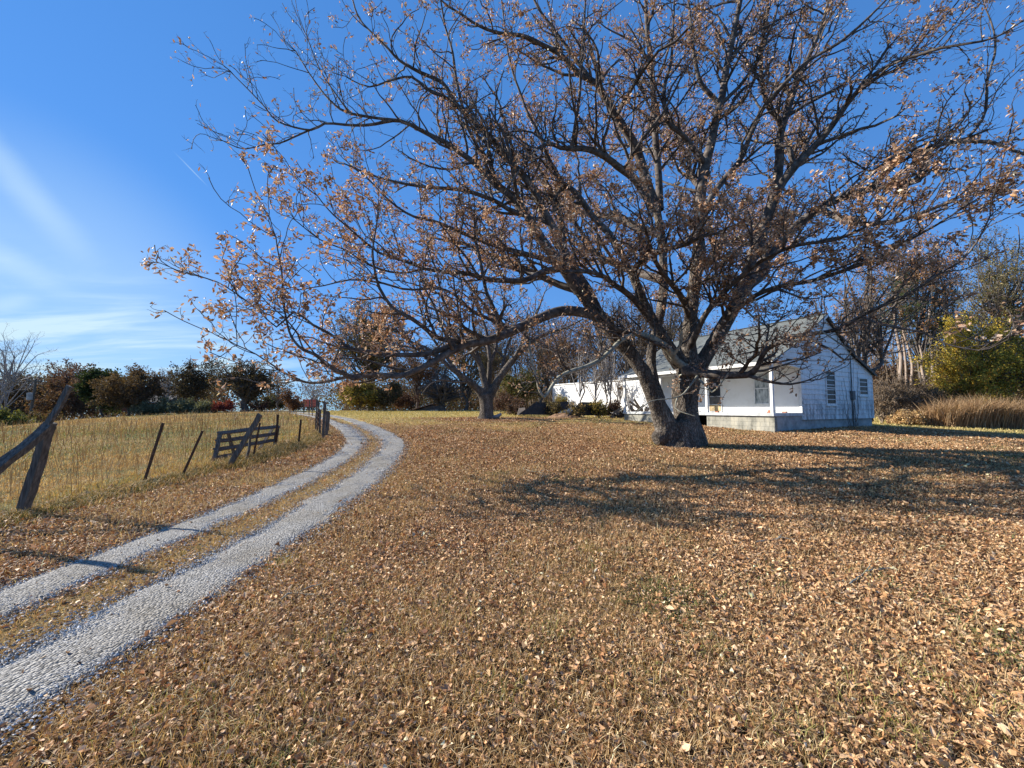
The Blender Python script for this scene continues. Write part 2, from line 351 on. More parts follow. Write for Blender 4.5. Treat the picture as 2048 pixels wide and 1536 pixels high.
def build_ground():
    a = np.linspace(-1, 1, 420); X = np.sinh(a*5.6)/np.sinh(5.6)*420-1.
    b = np.linspace(0, 1, 460); Y = -12+ (np.sinh(b*5.0)/np.sinh(5.0))*720
    XX, YY = np.meshgrid(X, Y); x = XX.ravel(); y = YY.ravel()
    z = hz(x, y)
    near = np.clip(1-np.hypot(x, y)/90, 0, 1)
    lane_flat = np.clip((np.abs(lane_off(x, y))-1.0)/1.2, 0, 1)
    z = z+near*lane_flat*((vn(x, y, 1.7, 5)-.5)*.03)
    nx, ny = len(X), len(Y); i = np.arange(nx-1)[None, :]; j = np.arange(ny-1)[:, None]*nx
    q = np.stack([j+i, j+i+1, j+nx+i+1, j+nx+i], -1).reshape(-1, 4)
    l, p, g, _ = zones(x, y)
    tag(mk('ground', np.stack([x, y, z], 1), [q], M['ground'], None, True, np.stack([l, p, g], 1)), kind='structure')
    def track(o0, o1, name, seed):
        nw = 14; n = len(LC); V = []; s = np.arange(n)*.08
        e0 = o0+(fbm(s, s*0, .9, seed)-.5)*.34+(vn(s, s*0, .17, seed+5)-.5)*.10
        e1 = o1+(fbm(s, s*0, .9, seed+2)-.5)*.34+(vn(s, s*0, .17, seed+7)-.5)*.10
        t = np.linspace(0, 1, nw)
        off = e0[:, None]*(1-t)+e1[:, None]*t
        px = LC[:, None, 0]+LN[:, None, 0]*off; py = LC[:, None, 1]+LN[:, None, 1]*off
        edge = np.minimum(t, 1-t)*2
        pz = hz(px, py)+.012+.02*np.clip(edge*2, 0, 1)-.03*(edge > .98)-.03*(edge == 0)+(vn(px, py, .35, 9)-.5)*.012
        i = np.arange(nw-1)[None, :]; j = np.arange(n-1)[:, None]*nw
        q = np.stack([j+i, j+i+1, j+nw+i+1, j+nw+i], -1).reshape(-1, 4)
        tag(mk(name, np.stack([px, py, pz], -1).reshape(-1, 3), [q], M['gravel'], None, True), kind='structure')
    track(-.98, -.36, 'gravel_lane', 11); track(.22, 1.0, 'gravel_lane', 21)
build_ground()
# ------------------------------------------------------------------ leaves and blades
def leaf_mesh(pos, ax, nrm, L, W, curv, fold, cheap=False):
    """curled leaves: pos (n,3) base, ax long axis, nrm normal"""
    n = len(pos); ax = ax/np.linalg.norm(ax, axis=1, keepdims=True)
    nrm = nrm-ax*(nrm*ax).sum(1, keepdims=True); nrm /= np.linalg.norm(nrm, axis=1, keepdims=True)+1e-9
    sd = np.cross(nrm, ax)
    rows = [(0, 0.), (.33, .85), (.68, .75), (1., 0.)]
    k = np.where(np.abs(curv) < .05, .05, curv)
    def pt(s, w):
        th = k*(s-.3)
        x = (np.sin(th)+np.sin(k*.3))/k*L; z = (1-np.cos(th))/k*L-(1-np.cos(k*.3))/k*L
        return (pos+ax*x[:, None]+nrm*(z+np.abs(w)*fold*W)[:, None]+sd*(w*W*.5)[:, None])
    o = np.ones(n)
    if cheap:
        V = np.stack([pt(.0, o*0), pt(.45, -.9*o), pt(.5, 0*o), pt(.45, .9*o), pt(1., 0*o)], 1)
        b = (np.arange(n)*5)[:, None]
        q = np.concatenate([b+[0, 1, 2, 3]]) if False else np.concatenate([b+np.array([0, 1, 4, 2]), b+np.array([0, 2, 4, 3])])
        return V.reshape(-1, 3), [q], 5
    V = np.stack([pt(0., o*0), pt(.33, -.95*o), pt(.33, 0*o), pt(.33, .95*o), pt(.68, -.8*o), pt(.68, 0*o), pt(.68, .8*o), pt(1., 0*o)], 1)
    b = (np.arange(n)*8)[:, None]
    tr = np.concatenate([b+np.array(t) for t in ((0, 1, 2), (0, 2, 3), (4, 7, 5), (5, 7, 6))])
    q = np.concatenate([b+np.array(t) for t in ((1, 4, 5, 2), (2, 5, 6, 3))])
    return V.reshape(-1, 3), [tr, q], 8
def pal(n, cols, var=.18):
    c = np.asarray(cols, float); i = RS.randint(0, len(c), n); j = RS.randint(0, len(c), n); t = RS.rand(n, 1)*.6
    o = c[i]*(1-t)+c[j]*t
    return np.clip(o*np.exp(RS.randn(n, 1)*var), 0, .9)
def rnd_dir(n):
    d = RS.randn(n, 3); return d/np.linalg.norm(d, axis=1, keepdims=True)
TREE_LEAF = [(0.567, 0.372, 0.236), (0.415, 0.257, 0.152), (0.706, 0.495, 0.336), (0.281, 0.161, 0.093), (0.495, 0.292, 0.142), (0.844, 0.634, 0.47), (0.365, 0.214, 0.139)]
LITTER = [(0.517, 0.309, 0.152), (0.388, 0.211, 0.099), (0.647, 0.428, 0.239), (0.258, 0.125, 0.056), (0.464, 0.238, 0.1), (0.779, 0.564, 0.351), (0.155, 0.072, 0.035), (0.568, 0.355, 0.166)]
def sample(n, r0, r1, rk, e, a0=-68, a1=68):
    """points on the ground, density falling with distance beyond rk"""
    r = []
    while len(r) < n:
        c = r0+(r1-r0)*RS.rand(n*3); w = c*np.where(c < rk, 1., (rk/c)**e); w /= w.max()
        r += list(c[RS.rand(len(c)) < w])
    r = np.array(r[:n]); a = np.radians(a0+(a1-a0)*RS.rand(n))
    return r*np.sin(a), r*np.cos(a), r
def gz(x, y):
    near = np.clip(1-np.hypot(x, y)/90, 0, 1); lf = np.clip((np.abs(lane_off(x, y))-1.0)/1.2, 0, 1)
    return hz(x, y)+near*lf*((vn(x, y, 1.7, 5)-.5)*.03)
def scatter_litter():
    x, y, r = sample(1150000, .7, 30, 5., 1.1)
    lit, pas, gold, off = zones(x, y)
    patch = np.clip((fbm(x, y, 1.3, 31)-.25)*3.4, .3, 1)*np.clip((fbm(x, y, 4.5, 37)-.15)*3, .5, 1)
    pr = lit*patch
    fg = np.clip((3.6-r+np.clip(-x, -1, 2.5)*.6)/2.2, 0, 1); pr = pr*(1-.6*fg)
    on_track = ((off > -.95) & (off < -.4)) | ((off > .25) & (off < .95))
    pr = np.where(on_track, .012, pr)
    pr = np.where((off < -1) & (pas < .5), pr*.8, pr)
    pr = np.where((off > -1.1) & (off < 1.25), pr*.5, pr)
    pr = np.maximum(pr, .07*(pas < .3)*~on_track)
    k = RS.rand(len(x)) < pr; x, y, r = x[k], y[k], r[k]; n = len(x)
    L = (.020+.027*RS.rand(n)+.03*(RS.rand(n) < .05))*np.clip((r/4)**.40, .9, 2.2); W = L*(.34+.3*RS.rand(n))
    ang = RS.rand(n)*6.283; tl = RS.randn(n)*.35
    ax = np.stack([np.cos(ang), np.sin(ang), tl], 1)
    nr = np.stack([RS.randn(n)*.45, RS.randn(n)*.45, np.ones(n)], 1)
    pos = np.stack([x, y, gz(x, y)+.008+.03*RS.rand(n)+np.abs(tl)*L*.4], 1)-ax*L[:, None]*.5
    cv = RS.randn(n)*1.7; fo = RS.randn(n)*.5
    near = r < 5
    for sel, cheap, nm in ((near, False, 'leaf_litter'), (~near, True, 'leaf_litter')):
        V, Fc, per = leaf_mesh(pos[sel], ax[sel], nr[sel], L[sel], W[sel], cv[sel], fo[sel], cheap)
        c = np.repeat(pal(sel.sum(), LITTER, .25), per, 0)
        tag(mk(nm, V, Fc, M['litter'], None, False, c), 'dry tan and brown leaves fallen all over the lawn' if not cheap else 'farther carpet of fallen brown leaves around the tree and along the lane', 'leaf litter', kind='stuff')
def blades(x, y, h, w, lean, col, name, label, cat, z0=None, leand=None, m='grass'):
    n = len(x); a = RS.rand(n)*6.283; d = np.stack([np.cos(a), np.sin(a), a*0], 1)
    if leand is not None: d = d+np.asarray(leand)
    b = np.stack([x, y, (gz(x, y) if z0 is None else z0)-.01], 1); sa = RS.rand(n)*3.14; s = np.stack([np.cos(sa), np.sin(sa), sa*0], 1)*(w/2)[:, None]
    up = np.array([0, 0, 1.])
    m1 = b+up*(h*.55)[:, None]+d*(h*lean*.3)[:, None]; t = b+up*(h*np.clip(1-.35*lean, .15, 1))[:, None]+d*(h*lean)[:, None]
    V = np.stack([b-s, b+s, m1-s*.75, m1+s*.75, t], 1).reshape(-1, 3); i = (np.arange(n)*5)[:, None]
    return tag(mk(name, V, [i+np.array([0, 1, 3, 2]), i+np.array([2, 3, 4])], M[m], None, False, np.repeat(col, 5, 0)), label, cat, kind='stuff')
STRAW = [(0.558, 0.382, 0.183), (0.688, 0.512, 0.277), (0.429, 0.264, 0.125), (0.58, 0.37, 0.159), (0.768, 0.604, 0.357), (0.376, 0.213, 0.096)]
GREEN = [(0.16, 0.194, 0.065), (0.245, 0.268, 0.099), (0.111, 0.145, 0.044), (0.342, 0.331, 0.14)]
def colour_mix(x, y, o, thr, s=2.2):
    n = len(x); g = np.clip((fbm(x, y, s, o)-thr)*7, 0, 1)*.85; k = RS.rand(n) < g
    return np.where(k[:, None], pal(n, GREEN, .2), pal(n, STRAW, .2))
def scatter_grass():
    x, y, r = sample(560000, .6, 24, 3.2, 1.5)
    lit, pas, gold, off = zones(x, y)
    on_track = ((off > -.9) & (off < -.42)) | ((off > .3) & (off < .92))
    pr = np.where(on_track, .02, .9)*np.clip(.45+1.1*fbm(x, y, .9, 41), .2, 1)*(1-.6*lit*np.clip((r-3)/2, 0, 1))
    med = (off > -1.05) & (off < 1.15)
    pr = np.where(pas > .6, 0, pr); k = RS.rand(len(x)) < pr; x, y, r, med, off = x[k], y[k], r[k], med[k], off[k]; n = len(x)
    sc = np.clip((r/3.2)**.45, .9, 2.2)
    h = (.035+.065*RS.rand(n)**1.5)*np.clip(sc, 1, 1.3)*np.clip(.6+fbm(x, y, 1.4, 45), .7, 1.4); w = (.0024+.002*RS.rand(n))*sc*1.2
    h = np.where(med, h*.7, h)
    blades(x, y, h, w, .3+.9*RS.rand(n), colour_mix(x, y, 47, .64, 1.6), 'lawn_grass', 'short dry straw coloured lawn grass among the fallen leaves', 'grass')
    # brighter tufts in the foreground
    T = [(1585, 1480), (1850, 1350), (1720, 1400), (1960, 1300), (1300, 1370), (560, 1130), (640, 1290), (990, 1390), (1830, 1480), (1420, 1300), (470, 1480), (350, 1420), (1990, 1420), (1100, 1270), (1180, 1100), (880, 1230)]
    xs = []; ys = []
    for (px_, py_) in T:
        d = ray(px_, py_); q = d*(-CZ/d[2]); m_ = 150
        rr = .09+.05*RS.rand(); xs.append(q[0]+RS.randn(m_)*rr); ys.append(q[1]+RS.randn(m_)*rr)
    x = np.concatenate(xs); y = np.concatenate(ys); n = len(x)
    blades(x, y, .06+.07*RS.rand(n), .0035+.002*RS.rand(n), .25+.7*RS.rand(n), np.where((RS.rand(n) < .6)[:, None], pal(n, [(.33, .31, .09), (.25, .26, .07), (.40, .36, .13)], .2), pal(n, STRAW, .2)), 'grass_tufts', 'yellow green grass tufts poking through the leaf litter', 'grass')
    # pasture
    x, y, r = sample(330000, 5, 62, 11, 1.35, -68, -18)
    lit, pas, gold, off = zones(x, y)
    k = (pas > .55) & (RS.rand(len(x)) < np.clip(.3+1.2*fbm(x, y, 1.7, 51), .25, 1)); x, y, r = x[k], y[k], r[k]; n = len(x)
    edge = np.clip(1-np.abs(x-fence_x(y)+.5)/.9, 0, 1)
    h = (.03+.09*RS.rand(n)**1.8)*np.clip(-.1+2.1*fbm(x, y, 2.3, 53), .4, 1.9)*(1+.8*edge); sc = np.clip((r/9)**.75, .8, 4)
    c = colour_mix(x, y, 55, .43, 6.5); c = np.where((edge > .35)[:, None] & (RS.rand(n) < .7)[:, None], pal(n, [(.52, .38, .13), (.45, .34, .13), (.36, .30, .10)], .2), c)
    c = np.where((RS.rand(n) < .28*np.clip(fbm(x, y, 7., 77)*2.4-.2, .1, 2))[:, None], pal(n, [(.36, .20, .10), (.44, .26, .13), (.66, .53, .33)], .2), c)
    blades(x, y, h, (.006+.005*RS.rand(n))*sc, .3+.8*RS.rand(n), c, 'pasture_grass', 'rough green and straw pasture grass left of the fence', 'grass', leand=(.5, -.2, 0))
    # taller dead weed stalks in the pasture
    x, y, r = sample(5200, 6, 45, 14, 1.2, -66, -22); k = (x < fence_x(y)-.1); x, y, r = x[k], y[k], r[k]; n = len(x)
    blades(x, y, .35+.45*RS.rand(n), .008*np.clip(r/9, .8, 3), .1+.35*RS.rand(n), pal(n, [(.16, .10, .06), (.24, .16, .09), (.33, .25, .15)], .2), 'dry_weeds', 'thin dead brown weed stalks standing in the pasture', 'weeds')
    # weedy strip below the fence, on the lane side
    n = 26000; y = 4+13.5*RS.rand(n); x = fence_x(y)+.1+np.abs(RS.randn(n))*.32
    x = x+np.where((y > 9.6) & (y < 15), RS.rand(n)*.75, 0)
    h = (.08+.2*RS.rand(n))*np.where((y > 9.6) & (y < 15), 1.25, .8)*np.clip(1.3-(x-fence_x(y))*.6, .4, 1)
    blades(x, y, h, .007+.005*RS.rand(n), .3+.7*RS.rand(n), np.where((RS.rand(n) < .55)[:, None], pal(n, [(.10, .11, .035), (.16, .16, .05), (.12, .10, .04)], .2), pal(n, STRAW, .2)), 'fence_weeds', 'green and tan weeds growing along the foot of the fence line', 'weeds')
    # gold lawn beyond the leaf litter
    x, y, r = sample(90000, 15, 56, 20, 1.2, -30, 62)
    lit, pas, gold, off = zones(x, y); k = (gold > .4) & (off > 1.2); x, y, r = x[k], y[k], r[k]; n = len(x)
    blades(x, y, (.05+.06*RS.rand(n))*np.clip(r/22, .9, 1.6), .02*np.clip(r/20, .8, 2.5), .4+.8*RS.rand(n), pal(n, [(.52, .42, .17), (.60, .49, .23), (.44, .35, .13), (.36, .33, .11)], .15), 'far_lawn_grass', 'short golden lawn grass beyond the trees', 'grass')
def scatter_stones():
    n = 230000; s = RS.rand(n)**1.6*19; s = np.interp(s, [0, 19], [0, 22])  # along the lane from beside the camera
    i = ((s+9.2)/.08).astype(int).clip(0, len(LC)-1)
    tr = RS.rand(n) < .55
    off = np.where(tr, .61+RS.randn(n)*.21, -.67+RS.randn(n)*.17); thin = RS.rand(n) < .05; off = np.where(thin, off+RS.randn(n)*.25, off)
    x = LC[i, 0]+LN[i, 0]*off+RS.randn(n)*.03; y = LC[i, 1]+RS.randn(n)*.04+_ct[i, 1]*RS.rand(n)*.08
    r = np.hypot(x, y)
    z = hz(x, y)+.022
    sz = (.0045+.0085*RS.rand(n)**2.6)*np.clip((r/4)**.35, .9, 1.8)
    base = np.array([(1, 0, 0), (-1, 0, 0), (0, 1, 0), (0, -1, 0), (0, 0, 1), (0, 0, -1)], float)
    V = base[None]*(.6+.7*RS.rand(n, 6, 1))+RS.randn(n, 6, 3)*.16
    a = RS.rand(n)*6.283; ca, sa = np.cos(a), np.sin(a); V = V*np.array([1.15, .9, .7])
    X = V[..., 0]*ca[:, None]-V[..., 1]*sa[:, None]; Yv = V[..., 0]*sa[:, None]+V[..., 1]*ca[:, None]
    V = np.stack([X, Yv, V[..., 2]], -1)*sz[:, None, None]+np.stack([x, y, z], 1)[:, None]
    f = np.array([(0, 2, 4), (2, 1, 4), (1, 3, 4), (3, 0, 4), (2, 0, 5), (1, 2, 5), (3, 1, 5), (0, 3, 5)])
    Fc = (f[None]+(np.arange(n)*6)[:, None, None]).reshape(-1, 3)
    c = pal(n, [(.40, .385, .355), (.50, .48, .45), (.29, .28, .26), (.58, .56, .52), (.31, .28, .235), (.14, .135, .13)], .25)
    tag(mk('gravel_stones', V.reshape(-1, 3), [Fc], M['stone'], None, False, np.repeat(c, 6, 0)), 'loose pale grey crushed stones in the two wheel tracks of the lane', 'gravel', kind='stuff')
# ------------------------------------------------------------------ trees
UP = np.array([0, 0, 1.])
def unit(v): return v/(np.linalg.norm(v, axis=-1, keepdims=True)+1e-9)
def walk(p0, d0, L, K, wob, up):
    """batched wandering shoots -> (n,K,3)"""
    n = len(p0); out = [p0]; d = unit(d0); st = (L/(K-1))[:, None]; p = p0
    for k in range(K-1):
        d = unit(d+RS.randn(n, 3)*wob+UP*up); p = p+d*st; out.append(p)
    return np.stack(out, 1)
def spawn(Pn, R, lf, per_m, lenf, rf, K, wob, up, ang=(35, 75), smin=.15, rmin=.004, lmin=.12, tip=True):
    """children along batched parents; returns child arrays"""
    n, Kp, _ = Pn.shape; seg = np.linalg.norm(np.diff(Pn, axis=1), axis=2); Lp = seg.sum(1)
    cnt = np.maximum(1, np.round(Lp*per_m+RS.rand(n)-.5)).astype(int)
    idx = np.repeat(np.arange(n), cnt); m = len(idx)
    s = smin+(1-smin)*RS.rand(m)
    if tip: s = np.where(RS.rand(m) < .2, .97, s)
    f = s*(Kp-1); i = np.minimum(f.astype(int), Kp-2); t = (f-i)[:, None]
    p = Pn[idx, i]*(1-t)+Pn[idx, i+1]*t; tan = unit(Pn[idx, i+1]-Pn[idx, i])
    perp = RS.randn(m, 3)+UP*.35; perp = unit(perp-tan*(perp*tan).sum(1, keepdims=True))
    a = np.radians(ang[0]+(ang[1]-ang[0])*RS.rand(m))[:, None]
    d = tan*np.cos(a)+perp*np.sin(a)
    L = np.maximum(lmin, Lp[idx]*lenf*(.55+.6*RS.rand(m))*(1-.45*s))
    rp = R[idx, i]*(1-t[:, 0])+R[idx, i+1]*t[:, 0]
    r = np.maximum(rmin, rp*rf)
    C = walk(p, d, L, K, wob, up); Rc = r[:, None]*np.linspace(1, .45, K)[None]
    return C, Rc, lf[idx]
def limb_children(limbs, r_max, spacing, lscale, rmin=.010):
    P0, D0, L0, R0, LF = [], [], [], [], []
    for (pts, rad, lf) in limbs:
        seg = np.linalg.norm(np.diff(pts, axis=0), axis=1); S = np.concatenate([[0], np.cumsum(seg)]); tot = S[-1]
        s = .2
        while s < tot:
            r = np.interp(s, S, rad)
            if r < r_max and s/tot > .12:
                i = min(np.searchsorted(S, s), len(pts)-1); tan = unit(pts[i]-pts[max(i-1, 0)])
                pr = RS.randn(3)+UP*.3; pr = unit(pr-tan*pr.dot(tan)); a = math.radians(RS.uniform(32, 68))
                rc = max(rmin, r*RS.uniform(.35, .6))
                P0.append(pts[i]); D0.append(tan*math.cos(a)+pr*math.sin(a)); R0.append(rc)
                L0.append(RS.uniform(.7, 1.15)*lscale*(.7+22*rc)); LF.append(lf)
            s += spacing*RS.uniform(.6, 1.4)
        for _ in range(2):
            tan = unit(pts[-1]-pts[-2]); P0.append(pts[-1]); D0.append(tan+RS.randn(3)*.4); R0.append(max(rmin, rad[-1]*.85)); L0.append(lscale*RS.uniform(.7, 1.2)); LF.append(lf)
    return np.array(P0), np.array(D0), np.array(L0), np.array(R0), np.array(LF)
def leaves_on(Pn, lf, per, size, hang=.5, clump=True, spread=.05):
    n, K, _ = Pn.shape
    w = lf*per
    if clump:
        mid = Pn[:, K//2]; nz = np.array([mnoise.noise(Vector(p*.9)) for p in mid]); w = w*np.clip(1+1.9*nz, .12, 2.2)
    cnt = np.floor(w+RS.rand(n)).astype(int); idx = np.repeat(np.arange(n), cnt); m = len(idx)
    f = (.2+.8*RS.rand(m))*(K-1); i = np.minimum(f.astype(int), K-2); t = (f-i)[:, None]
    p = Pn[idx, i]*(1-t)+Pn[idx, i+1]*t+RS.randn(m, 3)*spread*.3
    ax = rnd_dir(m)*np.array([1, 1, .7])-UP*hang*RS.rand(m, 1)
    L = size*(.7+.6*RS.rand(m))
    return p, ax, rnd_dir(m), L
def make_bark_mesh(polys, sides=18):
    V = []; Fq = []; n = 0
    for p, r in polys:
        v, f = tube(p, r, sides)
        # close both ends
        k = len(v); v = np.vstack([v, p[:1], p[-1:]]); i = np.arange(sides); j = (i+1) % sides
        tri = np.vstack([np.stack([j, i, np.full(sides, k)], 1), np.stack([k-sides+i, k-sides+j, np.full(sides, k+1)], 1)])
        V.append(v); Fq.append((f+n, tri+n)); n += len(v)
    return np.vstack(V), [np.vstack([a for a, _ in Fq]), np.vstack([b for _, b in Fq])]
def fused_trunk(polys, mat_, parent, voxel, ridge):
    V, Fc = make_bark_mesh(polys); o = mk('trunk', V-np.array(parent.location), Fc, mat_, None, True)
    m = o.modifiers.new('r', 'REMESH'); m.mode = 'VOXEL'; m.voxel_size = voxel; m.use_smooth_shade = True
    s = o.modifiers.new('s', 'SMOOTH'); s.iterations = 4; s.factor = .5
    dg = bpy.context.evaluated_depsgraph_get(); ev = o.evaluated_get(dg); me = bpy.data.meshes.new_from_object(ev)
    bpy.data.objects.remove(o); o = bpy.data.objects.new('trunk', me); COL.objects.link(o); o.parent = parent
    n = len(me.vertices); co = np.empty(n*3, np.float32); me.vertices.foreach_get('co', co); co = co.reshape(-1, 3)
    no = np.empty(n*3, np.float32); me.vertices.foreach_get('normal', no); no = no.reshape(-1, 3)
    d = np.array([mnoise.noise(Vector((c[0]*7, c[1]*7, c[2]*1.6)))*.6+mnoise.noise(Vector((c[0]*17+5, c[1]*17, c[2]*3.5)))*.5+mnoise.noise(Vector((c[0]*2, c[1]*2, c[2]*1.1+9)))*1.2 for c in co])
    co += no*(d*ridge)[:, None]; me.vertices.foreach_set('co', co.ravel())
    me.polygons.foreach_set('use_smooth', np.ones(len(me.polygons), bool)); me.update()
    return o
def px_limb(rows, step=.22, k=1.):
    """rows of (photo x, photo y, distance, width in photo px) -> points, radii"""
    q = [(*at(x, y, Y), max(.012, k*w*.5*Y/F)) for (x, y, Y, w) in rows]
    s = spline(q, step); p, r = s[:, :3], np.maximum(s[:, 3], .008)
    return p, r
def gnarl(p, r, amt=.03):
    n = len(p); k = max(3, n//3); w = RS.randn(k, 3)
    t = np.linspace(0, k-1, n); i = np.minimum(t.astype(int), k-2); f = (t-i)[:, None]; f = f*f*(3-2*f)
    e = np.minimum(1, np.arange(n)/4)[:, None]
    return p+(w[i]*(1-f)+w[i+1]*f)*amt*e, r
